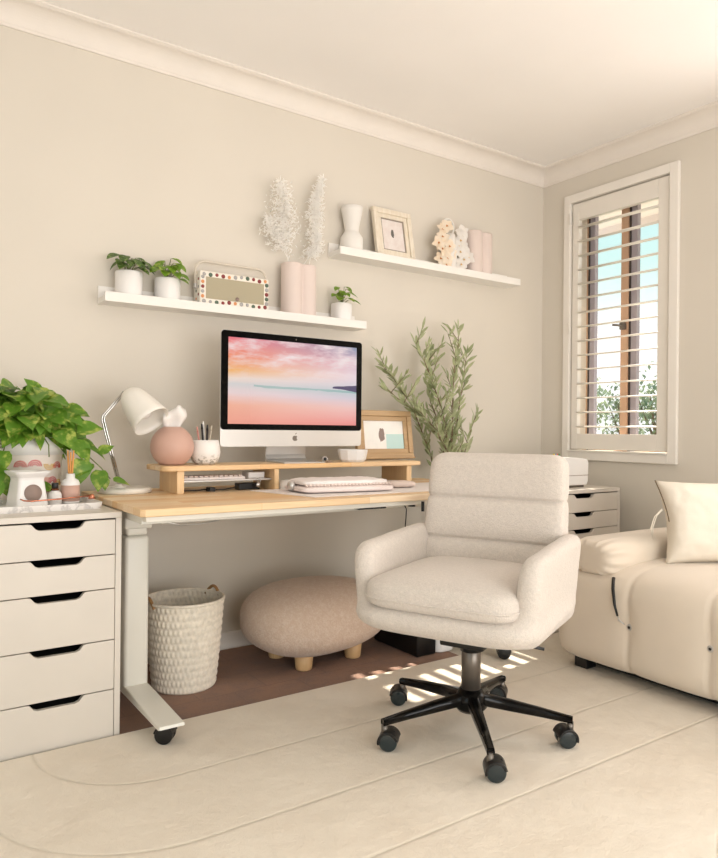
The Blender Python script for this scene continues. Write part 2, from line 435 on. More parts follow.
# cornice (cove) and baseboards
def cove(n=10):
    pts = [(0, -.085), (-.006, -.085), (-.009, -.078)]
    for i in range(n + 1):
        a = PI / 2 * i / n; pts.append((-.012 - .066 * (1 - math.cos(a)), -.074 + .062 * math.sin(a)))
    pts += [(-.084, -.009), (-.090, -.006), (-.090, 0), (0, 0)]
    return pts
b = B(); b.prism([(y, H + z) for y, z in cove()], XL, 0, 'yz'); struct(b.out('trim_1', M['cornice']))
b = B(); b.prism([(y, H + z) for y, z in cove()], YF, -.0, 'xz'); struct(b.out('trim_2', M['cornice']))
b = B(); b.box(XL, 0, -.015, 0, 0, .075, .003); struct(b.out('baseboard_back', M['trim']))
b = B(); b.box(-.015, 0, YF, -.015, 0, .075, .003); struct(b.out('baseboard_right', M['trim']))

# window_1: casing, shutter panel with louvres, outer frame, glass
win = bpy.data.objects.new('window_1', None); COL.objects.link(win); win.location = (0, -.52, .85); struct(win)
def wl(x, y, z): return (x, y + .52, z - .85)
def wbox(b, x0, x1, y0, y1, z0, z1, bev=0.0): return b.box(x0, x1, y0 + .52, y1 + .52, z0 - .85, z1 - .85, bev)
CO = (-.873, -.172, .803, 2.310)
b = B()
wbox(b, -.022, 0, CO[0], CO[0] + .048, CO[2], CO[3], .003); wbox(b, -.022, 0, CO[1] - .042, CO[1], CO[2], CO[3], .003)
wbox(b, -.022, 0, CO[0] + .048, CO[1] - .042, CO[3] - .047, CO[3], .003); wbox(b, -.022, 0, CO[0] + .048, CO[1] - .042, CO[2], CO[2] + .048, .003)
b.out('casing', M['trim'], win)
b = B(); wbox(b, -.03, .12, CO[0] + .048, CO[1] - .042, WZ0 - .001, WZ0 + .006); b.out('sill', M['trim'], win)
SY0, SY1, SZ0, SZ1 = WY0 + .006, WY1 - .006, WZ0 + .012, WZ1 - .006
b = B()
wbox(b, -.006, .024, SY0, -.756, SZ0, SZ1, .002); wbox(b, -.006, .024, -.264, SY1, SZ0, SZ1, .002)
wbox(b, -.006, .024, -.756, -.264, 2.160, SZ1, .002); wbox(b, -.006, .024, -.756, -.264, SZ0, .950, .002)
b.out('shutter_panel', M['shutter'], win)
for k in range(15):
    z = .950 + 1.21 * (k + .5) / 15
    b = B(); o_ = []
    for i in range(16):
        a = 2 * PI * i / 16; o_.append((.0265 * math.copysign(abs(math.cos(a)) ** .8, math.cos(a)), .0046 * math.sin(a)))
    b.prism(o_, -.245, .245, 'xz', mtx=Euler((0, R(-4), 0)).to_matrix().to_4x4(), smooth=True)
    b.out('louvre', M['shutter'], win, (.008, .01, z - .85))
b = B(); wbox(b, -.045, -.038, -.512, -.503, .99, 2.13); 
for z in (.93, 1.55, 2.17):                               # hinges on the left stile
    b2 = B(); b2.cyl(.005, -.03, .03, (0, 0, 0), 10); b2.out('hinge', M['trim'], win, wl(-.026, -.218, z))
b.bm.free()
b = B(); wbox(b, .10, .13, WY0, -.790, WZ0, WZ1); wbox(b, .10, .13, WY0, WY1, WZ1 - .04, WZ1); wbox(b, .10, .13, WY0, WY1, WZ0, WZ0 + .03)
wbox(b, .10, .13, -.254, -.240, WZ0, WZ1); wbox(b, .085, .13, -.520, -.478, WZ0, WZ1) 
b.out('outer_frame', M['winbrown'], win)
b = B(); wbox(b, .095, .135, -.530, -.520, WZ0, WZ1, .001); wbox(b, .095, .132, -.262, -.254, WZ0, WZ1, .001); b.out('rubber_seal', M['darkgap'], win)
b = B(); wbox(b, .10, .13, -.566, -.530, WZ0, WZ1, .002); wbox(b, .10, .13, -.296, -.262, WZ0, WZ1, .002); b.out('sash_frame', mat('grey_lilac_sash', (168, 160, 168), .4), win)
b = B(); wbox(b, .113, .117, -.790, -.566, WZ0 + .03, WZ1 - .04); wbox(b, .113, .117, -.478, -.296, WZ0 + .03, WZ1 - .04); b.out('pane', M['glass'], win)
b = B(); wbox(b, .06, .085, -.515, -.485, 1.52, 1.56, .004); b.tube([wl(.065, -.50, 1.54), wl(.055, -.48, 1.545), wl(.053, -.45, 1.55)], .006, 8); b.out('latch', M['grey_metal'], win)
# added unseen window for a fill lamp; glazed daylight opening behind the camera
w2 = bpy.data.objects.new('fill_window_right', None); COL.objects.link(w2); w2.location = (0, -1.975, .85); struct(w2)
b = B(); y0, y1 = W2[0] + 1.975, W2[1] + 1.975
for a in ((y0 - .05, y0), (y1, y1 + .05)): b.box(-.022, 0, a[0], a[1], -.05, 1.46, .003)
b.box(-.022, 0, y0, y1, 1.41, 1.46, .003); b.box(-.022, 0, y0, y1, -.05, 0, .003); b.out('casing', M['trim'], w2)
b = B(); b.box(.1, .13, y0, y0 + .04, 0, 1.41); b.box(.1, .13, y1 - .04, y1, 0, 1.41); b.box(.1, .13, y0, y1, 0, .04); b.box(.1, .13, y0, y1, 1.37, 1.41); b.box(.1, .13, -.02, .02, 0, 1.41)
b.out('outer_frame', M['winbrown'], w2)
b = B(); b.box(.17, .175, y0, y1, 0, 1.41); b.out('sun_blocker', M['trim'], w2)  # opaque sheet added behind the fill lamp to block the sun
w3 = bpy.data.objects.new('window_3', None); COL.objects.link(w3); w3.location = (-2.1, YF - .05, 0); struct(w3)
b = B()
for x in (-1.5, -.52, .46, 1.44): b.box(x, x + .06, -.02, .02, 0, 2.25)
b.box(-1.5, 1.5, -.02, .02, 2.19, 2.25); b.box(-1.5, 1.5, -.02, .02, 0, .05); b.out('outer_frame', M['trim'], w3)

w4 = bpy.data.objects.new('fill_window_left', None); COL.objects.link(w4); w4.location = (XL - .05, -2.75, .25); struct(w4)  # unseen window added to hold the left fill lamp
b = B(); b.box(-.02, .02, -1.15, -1.10, 0, 1.85); b.box(-.02, .02, 1.10, 1.15, 0, 1.85); b.box(-.02, .02, -1.15, 1.15, 0, .05); b.box(-.02, .02, -1.15, 1.15, 1.80, 1.85); b.out('outer_frame', M['trim'], w4)

# ------------------------------------------------------------------ outside, seen between the louvres
b = B(); b.box(.2, 30, -14, 22, -.5, -.4); struct(b.out('ground', mat('dry_ground', (176, 168, 150), 0.9)))
b = B(); b.box(.2, .655, -4.0, 1.5, 2.30, 2.34); b.box(.655, .70, -4.0, 1.5, 2.26, 2.38); struct(b.out('trim_3', mat('eave_soffit', (236, 222, 216), 0.8)))
rnd = random.Random(5)
def tree(x, y, r, h, label, n):
    t = thing('tree', label, 'tree', (x, y, -.4), 0, 'trees outside the window')
    b = B(); b.tube([(0, 0, 0), (.05, .02, h * .4), (-.03, 0, h * .8)], [.09, .07, .03], 8)
    for k in range(6):
        a = k * 1.1; b.tube([(0, 0, h * .4), (math.cos(a) * r * .6, math.sin(a) * r * .6, h * .8)], [.03, .012], 6)
    b.out('trunk', M['bark'], t)
    b = B()
    for k in range(n):
        q = Vector((rnd.gauss(0, 1), rnd.gauss(0, 1), rnd.gauss(0, 1))).normalized() * rnd.random() ** .4
        p = Vector((q.x * r, q.y * r, h * .72 + q.z * h * .32)) * (1 + .12 * noise.noise(q * 3))
        d = Vector((rnd.uniform(-1, 1), rnd.uniform(-1, 1), rnd.uniform(-1, .4)))
        b.leaf(p, d, (0, 0, 1), .13, .07, 'oval', .1, .1, 2)
    b.out('foliage', M['treeleaf'], t)
tree(9.0, 6.75, .62, 2.45, 'leafy tree seen low through the left pane of the window', 900)
tree(11.0, 7.05, .62, 2.5, 'leafy tree seen low through the window beside the central mullion', 900)
tree(9.0, 4.95, .66, 2.6, 'leafy tree seen low through the right pane of the window', 900)
ft = thing('fence', 'low pale slatted fence beyond the window, below the trees', 'fence', (7.2, 4.6, -.4))
b = B()
for k in range(6): b.box(-.01, .01, -2.4, 2.4, .15 + k * .19, .29 + k * .19)
b.out('slat_panel', M['trim'], ft)
for k in range(4): b = B(); b.box(.011, .08, -2.4 + k * 1.57, -2.33 + k * 1.57, 0, 1.3); b.out('post', M['trim'], ft)

# ------------------------------------------------------------------ rugs
b = B(); b.box(-2.657, -1.235, -.95, -.03, 0, .008, .002); tag(b.out('area_rug', M['darkrug']), 'dark mauve-brown patchwork rug under the desk', 'rug')
b = B(); b.box(-4.1, -.06, -4.0, -.665, .0085, .021, .004, 3); tag(b.out('area_rug', M['rug']), 'large cream plush rug with curved carved lines covering the floor', 'rug')
RZ = .021

# ------------------------------------------------------------------ drawer units
def drawer_unit(x1, yf, top, lines, label, w=.365, d=.58):
    t = thing('drawer_cabinet', label, 'drawers', (x1 - w / 2, yf + d / 2, 0), 0, 'white drawer cabinets with cut-out handles')
    hw, hd = w / 2, d / 2; b = B()
    b.box(-hw, -hw + .018, -hd, hd, 0, top - .018, .0015); b.box(hw - .018, hw, -hd, hd, 0, top - .018, .0015)
    b.box(-hw, hw, -hd, hd, top - .018, top, .0015); b.box(-hw + .018, hw - .018, hd - .012, hd, .02, top - .018)
    b.box(-hw + .018, hw - .018, -hd + .03, hd - .012, .004, .016)
    b.out('carcass', M['white_lacquer'], t)
    iw = hw - .0195
    for zt, zb in zip(lines, lines[1:]):
        zt -= .0015; zb += .0015
        o_ = [(-iw, zb), (iw, zb), (iw, zt), (.082, zt), (.074, zt - .002), (.062, zt - .016), (.052, zt - .020), (-.052, zt - .020), (-.062, zt - .016), (-.074, zt - .002), (-.082, zt), (-iw, zt)]
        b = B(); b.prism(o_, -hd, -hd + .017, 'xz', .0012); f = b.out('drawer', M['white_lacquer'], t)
        b = B(); b.box(-iw + .01, iw - .01, -hd + .0175, hd - .03, zb + .008, zt - .026); b.out('drawer_box', M['drawer_shade'], f)
    return t
drawer_unit(-2.658, -.652, .700, [.679, .571, .467, .310, .158, .006], 'tall white five-drawer cabinet at the left end of the desk')
drawer_unit(-.168, -.662, .681, [.660, .571, .489, .407, .325, .243, .161, .082, .006], 'white multi-drawer cabinet in the far corner below the window, under the printer', w=.56)

# ------------------------------------------------------------------ desk
DZ = .723; dxa, dxb, dya, dyb = -2.655, -1.045, -.832, -.13
dk = thing('standing_desk', 'oak-topped sit-stand desk with cream metal legs on castors', 'desk', (-1.85, -.48, 0))
def D(x, y): return x + 1.85, y + .48
b = B(); x0, y0 = D(dxa, dya); x1, y1 = D(dxb, dyb)
o_ = [(x0 + .012, y0), (x1 - .012, y0), (x1, y0 + .012), (x1, y1), (x0, y1), (x0, y0 + .012)]
b.prism(o_, DZ - .023, DZ, 'xy', .003); b.out('desktop', M['oak'], dk)
b = B()
b.box(x0 + .10, x1 - .10, y0 + .12, y0 + .16, .662, .6995, .003); b.box(x0 + .10, x1 - .10, y1 - .20, y1 - .16, .662, .6995, .003)
b.box(x0 + .02, x0 + .13, y0 + .061, y1 - .06, .672, .6995, .003); b.box(x1 - .13, x1 - .02, y0 + .03, y1 - .06, .672, .6995, .003)
b.box(x0 + .02, x1 - .06, y0 + .020, y0 + .060, .682, .6995, .003)
b.out('frame', M['desk_metal'], dk)
for sx in (-1, 1):
    cx = -.715 if sx < 0 else .715
    b = B(); b.box(cx - .040, cx + .040, -.035, .055, .095, .600, .012, 3); b.box(cx - .036, cx + .036, -.031, .051, .600, .640, .011, 3)
    b.box(cx - .031, cx + .031, -.026, .046, .640, .672, .010, 3); lg = b.out('leg', M['desk_metal'], dk)
    b = B(); b.box(cx - .045, cx + .045, -.045, .065, .625, .672, .006, 3); b.out('collar', M['desk_metal'], lg)
    b = B()
    o_ = [(-.375, .084), (-.36, .078), (.30, .078), (.31, .082), (.31, .094), (.06, .107), (-.06, .107), (-.372, .092)]
    b.prism([(p, q) for p, q in o_], cx - .039, cx + .039, 'yz', .004, seg=3); b.out('foot', M['desk_metal'], dk)
    for py in (-.30, .26):
        zf = RZ if py < 0 else .009
        c = B(); c.cyl(.010, zf + .035, .079, (cx, py, 0), 12)
        hd = Matrix.Translation((cx, py - .016, zf + .0275)) @ Matrix.Rotation(R(-38), 4, 'Z')
        for s in (-1, 1): c.cyl(.0275, s * .013 - .009, s * .013 + .009, (0, 0, 0), 28, .003, hd @ Matrix.Rotation(R(90), 4, 'X'))
        o_ = [(.030 * math.cos(R(q)), .030 * math.sin(R(q))) for q in range(10, 171, 16)] + [(.024 * math.cos(R(q)), .024 * math.sin(R(q))) for q in range(170, 9, -16)]
        c.prism(o_, -.024, .024, 'xz', .001, hd)
        c.out('castor', M['black'], dk)
b = B(); b.box(-.03, .09, y0 + .02, y0 + .10, .677, .6835, .002); b.out('control_panel', M['black'], dk)
b = B(); b.cyl(.014, .672, .6838, (.24, y0 + .06, 0), 16); b.out('cable_clip', M['black'], dk)
b = B(); b.tube([(.225, y0 + .09, .680), (.262, y0 + .12, .655), (.292, y0 + .16, .615), (.33, y0 + .22, .50), (.47, y0 + .35, .30), (.5, y0 + .5, .1), (.52, y0 + .6, .012)], .0022, 6); b.out('power_cord', M['black'], dk)
b = B(); b.tube([(x0 + .115, y0 + .10, .668), (x0 + .16, y0 + .12, .655), (x0 + .24, y0 + .13, .652), (x0 + .30, y0 + .14, .66)], .003, 6); b.out('cable', M['alu'], dk)

# ------------------------------------------------------------------ monitor riser
RT = .823; rs = thing('monitor_riser', 'long oak monitor stand along the back of the desk', 'monitor stand', (-1.86, -.32, DZ))
rx = lambda x: x + 1.86
b = B(); xa, xb, ya, yb = rx(-2.445), rx(-1.262), -.10, .12
def rr(x0, x1, y0, y1, r, n=5):
    o = []
    for cx, cy, a0 in ((x1 - r, y0 + r, -90), (x1 - r, y1 - r, 0), (x0 + r, y1 - r, 90), (x0 + r, y0 + r, 180)):
        for k in range(n + 1): a = R(a0 + 90 * k / n); o.append((cx + r * math.cos(a), cy + r * math.sin(a)))
    return o
b.prism(rr(xa, xb, ya, yb, .03), .081, .100, 'xy', .005, seg=3); b.out('top_board', M['oak'], rs)
for x in (-2.380, -1.992, -1.332):
    b = B(); w = .0135 if x != -1.992 else .010; b.box(rx(x) - w, rx(x) + w, -.088, .10, 0, .081, .002); b.out('leg', M['oakz'], rs)
b = B(); b.box(rx(-2.373), rx(-2.003), -.065, .10, .038, .044, .001); b.out('shelf', M['alu'], rs)

# ------------------------------------------------------------------ iMac-style computer
mc = thing('desktop_computer', 'silver all-in-one computer showing a pink beach sunset, on the oak monitor stand', 'computer', (-1.857, -.31, RT))
SW, SZ, BZ = .662, .519, .066
b = B(); b.prism(rr(-SW / 2, SW / 2, BZ, SZ, .014), 0, .006, 'xz'); b.prism([(x * .985, BZ + (z - BZ) * .985 + .004) for x, z in rr(-SW / 2, SW / 2, BZ, SZ, .014)], .006, .012, 'xz')
b.soft((0, .012, (BZ + SZ) / 2 + .01), (.29, .032, .18), .5, .6, 40, 20, fn=lambda p, q: Vector((p.x, max(p.y, 0), p.z))); b.out('casing', M['alu'], mc)
b = B()
o_ = rr(-SW / 2 + .0008, SW / 2 - .0008, .132, SZ - .0008, .0135)
b.prism([(x, z) for x, z in o_ if True], -.0018, .0, 'xz'); b.out('bezel', M['bezel'], mc)
b = B(); b.box(-.301, .301, -.0006, .0006, -.169, .169); b.out('screen', M['screen'], mc, (0, -.0028, .324))
# chin logo: apple silhouette
def apple():
    pts = []
    for k in range(60):
        a = 2 * PI * k / 60
        r = 1.0 - .16 * math.exp(-((a - PI / 2) / .28) ** 2) - .10 * math.exp(-((a - 3 * PI / 2) / .22) ** 2) + .05 * math.cos(2 * a)
        x, y = r * math.cos(a) * .92, r * math.sin(a) * .95
        q = Vector((x - 1.18, y - .10)); 
        if q.length < .58: q = q.normalized() * .58; x, y = q.x + 1.18, q.y + .10
        pts.append((x * .0105, y * .0108))
    return pts
b = B(); b.prism(apple(), -.0008, 0, 'xz')
b.prism([(.000, .0128), (.0008, .0158), (.0032, .0180), (.0060, .0190), (.0058, .0164), (.0038, .0140)], -.0008, 0, 'xz')
b.out('logo', M['grey_metal'], mc, (0, 0, .099)).scale = (1.2, 1, 1.2)
b = B(); b.cyl(.003, -.0008, 0, (0, 0, 0), 12, mtx=Euler((R(90), 0, 0)).to_matrix().to_4x4()); b.out('camera_lens', M['grey_metal'], mc, (0, -.0019, .505))
b = B()                                                   # bent sheet stand
prof = [(-.085, 0), (-.085, .004), (.060, .008), (.072, .014), (.078, .03), (.052, .14), (.044, .20), (.050, .20), (.059, .14), (.086, .03), (.080, .008), (.068, 0)]
b.prism([(y, z) for y, z in prof], -.095, .095, 'yz', .0015, smooth=False); b.out('stand', M['alu'], mc)

# ------------------------------------------------------------------ things on the riser
t = thing('tissue_holder', 'round dusty pink tissue holder beside the desk lamp', 'tissue holder', (-2.381, -.32, RT))
b = B(); rS = .0785
pr = [(0, 0), (.030, 0)] + [(rS * math.cos(R(a)), .068 + rS * math.sin(R(a))) for a in range(-58, 75, 7)] + [(.017, .138), (.010, .128), (0, .126)]
b.lathe(pr, n=48); b.out('body', M['rose'], t)
tis = B(); vs = []; fs = []
nx, nz = 10, 9
for j in range(nz + 1):
    f = j / nz
    for i in range(nx + 1):
        g = i / nx - .5
        w = .040 + .085 * f ** .8 * (1.0 - .45 * max(0, f - .6) / .4)
        x = -.004 + g * w + .016 * f; y = .012 * math.sin(g * 9 + f * 4) * (1 - .3 * f) + .008 * math.sin(f * 7)
        vs.append((x, y, .128 + .075 * f + .010 * math.sin(g * 6 + 1) * f + (.010 * f if g > 0 else 0)))
for j in range(nz):
    for i in range(nx): a = j * (nx + 1) + i; fs.append((a, a + 1, a + nx + 2, a + nx + 1))
tis.patch(vs, fs); o = tis.out('tissue', M['paper'], None, (-2.381, -.32, RT)); tag(o, 'crumpled white tissue poking out of the round pink holder', 'tissue')
m = o.modifiers.new('s', 'SOLIDIFY'); m.thickness = .0006; apply_mods(o)

t = thing('pen_cup', 'white rounded pen cup with a grey marbled base', 'cup', (-2.252, -.32, RT))
tm = NT('marbled_cup'); sp = tm.n('ShaderNodeSeparateXYZ'); tc = tm.n('ShaderNodeTexCoord'); tm.l(tc.outputs['Object'], sp.inputs[0])
nz_ = tm.noise(tm.coord((1, 1, 1.6)), 55, 4, .7)
lowf = tm.ramp(sp.outputs[2], [(.02, (255, 255, 255)), (.042, (0, 0, 0))])
fc = tm.math('MULTIPLY', lowf, tm.ramp(nz_, [(.50, (0, 0, 0)), (.58, (255, 255, 255))]))
tm.l(tm.mix(fc, lin((238, 232, 224)), lin((160, 156, 146))), tm.p.inputs['Base Color']); tm.p.inputs['Roughness'].default_value = .4
b = B(); b.lathe([(0, 0), (.034, 0), (.046, .010), (.055, .030), (.057, .048), (.053, .072), (.049, .092), (.0465, .092), (.050, .070), (.053, .048), (.050, .028), (.035, .010), (0, .008)], n=48); b.out('body', tm.m, t)
pens = [(-.026, .006, -.10, .03, .132, (216, 150, 140), 'pink pen in the marbled cup'), (-.012, -.010, -.09, -.02, .142, (30, 28, 30), 'black pen in the marbled cup, left of the white marker'),
        (-.002, .012, -.06, .05, .150, (240, 236, 230), 'thick white marker in the marbled cup'), (.012, -.004, -.13, .0, .138, (34, 30, 32), 'black pen in the marbled cup, leaning right of the white marker'),
        (.026, .010, .03, .04, .136, (226, 206, 176), 'thin pale pencil standing on its own at the right of the marbled cup')]
for x, y, lx, ly, L, c, lb in pens:
    pr_ = .0042 if 'marker' in lb else (.0022 if 'pencil' in lb else .0035)
    p0 = Vector((x * .4, y * .6, .012)); d = Vector((x * .6 / .12 + lx * .35, ly * .4, 1)).normalized()
    t = thing('pen' if 'pencil' not in lb else 'pencil', lb, 'pen' if 'pencil' not in lb else 'pencil', (-2.252, -.32, RT), 0, 'pens in the marbled cup')
    mm = mat('pen_' + lb.split()[0], c, .4); b = B(); b.tube([p0, p0 + d * (L - .02)], pr_, 10); b.out('barrel', mm, t)
    b = B(); b.tube([p0 + d * (L - .02), p0 + d * L], [pr_ * 1.12, pr_ * .7], 10); b.out('cap', mm, t)

t = thing('bowl', 'small white faceted bowl right of the computer foot', 'bowl', (-1.600, -.355, RT))
b = B(); b.lathe([(0, 0), (.048, 0), (.057, .010), (.064, .046), (.064, .052), (.060, .052), (.054, .012), (.045, .006), (0, .006)], n=10, smooth=False); b.out('body', M['pot_white'], t)
t = thing('ornament', 'tiny silver ball ornament with a dark eye, left of the white bowl', 'ornament', (-1.752, -.375, RT))
b = B(); b.soft((0, 0, .013), (.014, .014, .013), 1, 1, 20, 12); b.out('body', M['alu'], t)
b = B(); b.cyl(.007, 0, .002, (0, 0, 0), 16, mtx=Matrix.Translation((-.006, -.0122, .015)) @ Euler((R(90), 0, R(-22))).to_matrix().to_4x4()); b.out('lens', M['black'], t)
b = B(); b.box(.008, .030, -.008, .008, 0, .005, .002); b.out('base', M['wick_grey'], t)

def picture_mat(name, base, tone, blot, cx, cz, sc):
    t = NT(name); tc = t.n('ShaderNodeTexCoord'); sp = t.n('ShaderNodeSeparateXYZ'); t.l(tc.outputs['Object'], sp.inputs[0])
    mp = t.n('ShaderNodeMapping'); t.l(tc.outputs['Object'], mp.inputs[0])
    n1 = t.noise(mp.outputs[0], 26, 4, .6)
    c = t.ramp(n1, [(.35, base), (.7, tone)])
    dx = t.math('DIVIDE', t.math('SUBTRACT', sp.outputs[0], cx), sc[0]); dz = t.math('DIVIDE', t.math('SUBTRACT', sp.outputs[2], cz), sc[1])
    d = t.math('ADD', t.math('MULTIPLY', dx, dx), t.math('MULTIPLY', dz, dz))
    d = t.math('ADD', d, t.math('MULTIPLY', t.math('SUBTRACT', t.noise(mp.outputs[0], 60, 3), .5), 1.6))
    c = t.mix(t.math('LESS_THAN', d, .8), c, lin(blot))
    t.l(c, t.p.inputs['Base Color']); t.p.inputs['Roughness'].default_value = .25
    return t
# wooden frame right of the computer: local origin bottom centre, leaning back
def frame(name, label, loc, w, h, bw, dep, fm, pm, lean, rz, base=False, matm=None, mw=0):
    t = thing(name, label, 'picture frame', loc, rz)
    mt = Euler((R(-lean), 0, 0)).to_matrix().to_4x4()
    def strips(b, w0, h0, z0, bw, y0, y1, bev):
        b.box(-w0 / 2, w0 / 2, y0, y1, z0, z0 + bw, bev, 2, mt); b.box(-w0 / 2, w0 / 2, y0, y1, z0 + h0 - bw, z0 + h0, bev, 2, mt)
        b.box(-w0 / 2, -w0 / 2 + bw, y0, y1, z0 + bw, z0 + h0 - bw, bev, 2, mt); b.box(w0 / 2 - bw, w0 / 2, y0, y1, z0 + bw, z0 + h0 - bw, bev, 2, mt)
    b = B(); strips(b, w, h, 0, bw * .55, -dep, 0, .003); strips(b, w - bw * 1.1, h - bw * 1.1, bw * .55, bw * .45, -dep * .7, 0, .002)
    if base: b.box(-w / 2 - .003, w / 2 + .003, -dep - .006, .004, 0, .008, .002, 2, mt)
    b.out('frame', fm, t)
    if mw:
        b = B(); strips(b, w - 2 * bw, h - 2 * bw, bw, mw, -dep * .5, -.001, 0); b.out('mount', matm, t)
    k = bw + mw
    b = B(); b.box(-w / 2 + k, w / 2 - k, -.0015, .0015, -(h / 2 - k), h / 2 - k); p = b.out('picture', pm, t)
    p.matrix_local = mt @ Matrix.Translation((0, -dep * .35, h / 2))
    b = B(); b.prism([(.004, h * .62), (.004, .03), (.045, .022)], -.012, .012, 'yz', mtx=mt) if not mw else b.box(-w / 2 + .005, w / 2 - .005, 0, .002, .005, h - .005, 0, 2, mt)
    b.out('easel_back', fm, t)
    return t
pt = picture_mat('beach_photo', (226, 222, 212), (238, 226, 214), (120, 96, 84), -.012, 0, (.018, .036))
sp = pt.n('ShaderNodeSeparateXYZ'); tc = pt.n('ShaderNodeTexCoord'); pt.l(tc.outputs['Object'], sp.inputs[0])
src = pt.p.inputs['Base Color'].links[0].from_socket
sea = pt.math('MULTIPLY', pt.math('GREATER_THAN', sp.outputs[0], .012), pt.math('LESS_THAN', sp.outputs[2], .004))
pt.l(pt.mix(pt.math('MULTIPLY', sea, .8), src, lin((160, 204, 200))), pt.p.inputs['Base Color'])
frame('picture_frame', 'brown wooden frame with a beach snapshot right of the computer', (-1.370, -.275, RT + .0035), 0.318, .222, .047, .020, M['frame_wood'], pt.m, 8, 0, True)

# under and around the riser
t = thing('keyboard', 'pink and white keyboard lying on the grey shelf under the stand', 'keyboard', (-2.235, -.325, DZ + .044))
b = B(); b.box(-.125, .125, -.05, .07, 0, .010, .003, 3); b.out('body', M['pinkwhite'], t)
for r_ in range(3):
    for k in range(12):
        b = B(); b.box(-.117 + k * .0198, -.101 + k * .0198, -.042 + r_ * .02, -.026 + r_ * .02, .0102, .0155, .0015)
        q = b.out('key', M['pink'] if (k + r_) % 2 else M['blush'], t)
b = B(); b.box(-.035, .035, -.03, .03, 0, .024, .004, 3); tag(b.out('charger', M['pot_white'], None, (-2.055, -.33, DZ + .044)), 'small white charger box at the right of the grey shelf', 'charger')
b = B(); b.box(-.012, .012, -.02, .02, 0, .016, .003); tag(b.out('adapter', M['black'], None, (-2.245, -.36, DZ)), 'small black cable adapter on the desk under the grey shelf', 'adapter')
b = B(); b.box(-.045, .045, -.022, .022, 0, .026, .004); tag(b.out('power_adapter', M['black'], None, (-2.085, -.34, DZ)), 'larger black power brick on the desk, left of the stand divider', 'power brick')
b = B(); pts = [(-2.36, -.33, DZ + .003), (-2.33, -.36, DZ + .006), (-2.30, -.345, DZ + .004), (-2.26, -.36, DZ + .008)]; b.tube(pts, .0022, 6)
pts = [(-2.231, -.36, DZ + .007), (-2.19, -.35, DZ + .003), (-2.16, -.37, DZ + .012), (-2.134, -.345, DZ + .012)]; b.tube(pts, .0022, 6); tag(b.out('cable', M['black']), 'thin black cable running between the black adapters under the stand', 'cable')
t = thing('key_charm', 'round silver charm hanging from a ring below the grey shelf', 'key charm', (-2.062, -.392, DZ + .040))
b = B(); b.tube([(.008 * math.cos(a), 0, -.002 + .008 * math.sin(a)) for a in [k * PI / 8 for k in range(16)]], .0012, 6, True); b.out('ring', M['chrome'], t)
b = B(); b.cyl(.010, -.002, .002, (0, 0, 0), 20, mtx=Matrix.Translation((0, 0, -.020)) @ Euler((R(90), 0, 0)).to_matrix().to_4x4()); b.out('pendant', M['chrome'], t)
t = thing('computer_mouse', 'white and dark computer mouse right of the stand divider', 'mouse', (-1.935, -.41, DZ), R(-60))
b = B(); b.soft((0, 0, .0), (.055, .032, .036), .9, .9, 32, 18, fn=lambda p, q: Vector((p.x, p.y, max(p.z, 0) * (1 - .25 * q.x)))); b.out('shell', M['pot_white'], t)
b = B(); b.soft((.02, 0, .014), (.037, .0335, .012), .9, .9, 24, 12); b.out('grip', M['black'], t)
b = B(); b.tube([(-1.935, -.30, DZ + .02), (-1.945, -.27, DZ + .05), (-1.95, -.24, DZ + .078)], .0016, 6); tag(b.out('mouse_cable', M['wick_grey']), 'thin grey cable rising from the mouse behind the stand', 'cable')
b = B(); b.prism([(-.445, -.172), (.45, -.172), (.45, .170), (-.525, .170)], 0, .003, 'xy', .001)
o = b.out('desk_mat', M['pinkwhite'], None, (-1.585, -.584, DZ)); tag(o, 'pinkish white desk mat under the quilted laptop pouch', 'desk mat')
t = thing('laptop_pouch', 'pale pink quilted pouch with frilled edge lying on the desk mat', 'pouch', (-1.815, -.585, DZ + .0032), R(-7))
def quilt(p, q): 
    return Vector((p.x, p.y, p.z + (.0022 * (abs(math.sin(p.x * 60)) + abs(math.sin(p.y * 60))) if q.z > .3 else 0)))
b = B(); b.soft((0, 0, .013), (.195, .105, .013), .25, .5, 64, 16); b.out('body', M['pink'], t)
b = B(); b.soft((.0, .008, .034), (.180, .090, .012), .3, .6, 120, 32, fn=quilt); b.out('quilted_top', M['pinkwhite'], t)
b = B(); pts = []
for k in range(120):
    f = k / 119; x = -.178 + .356 * f; pts.append((x, -.083 - .004 * math.sin(k * 1.3), .028 + .003 * math.sin(k * 1.3 + .6)))
b.tube(pts, .004, 6); b.out('frill', M['blush'], t)
b = B(); b.soft((-.200, .0, .024), (.014, .020, .018), .9, .9, 20, 12); b.out('rolled_tab', M['alu'], t)
t = thing('wrist_rest', 'small padded pink case at the right end of the pouch', 'case', (-1.515, -.575, DZ + .0032), R(-5))
b = B(); b.soft((0, 0, .014), (.062, .040, .014), .4, .7, 32, 14); b.out('body', M['blush'], t)
t = thing('ring_dish', 'low white trinket dish under the right end of the stand', 'dish', (-1.405, -.36, DZ))
b = B(); b.lathe([(0, 0), (.03, 0), (.042, .010), (.043, .013), (.040, .012), (.028, .004), (0, .004)], n=28); b.out('body', M['pot_white'], t)
b = B()
for k in range(14):
    a = rnd.random() * 6.28; b.leaf((.02 * math.cos(a), .02 * math.sin(a), .02), (math.cos(a), math.sin(a), .4), (0, 0, 1), .028, .016, 'oval', .3, .3, 3)
b.cyl(.016, .0, .022, (0, 0, 0), 12)
tag(b.out('hair_claw', mat('taupe_clip', (176, 150, 122), .4), None, (-1.475, -.34, DZ)), 'taupe flower-shaped hair clip left of the trinket dish', 'hair clip')
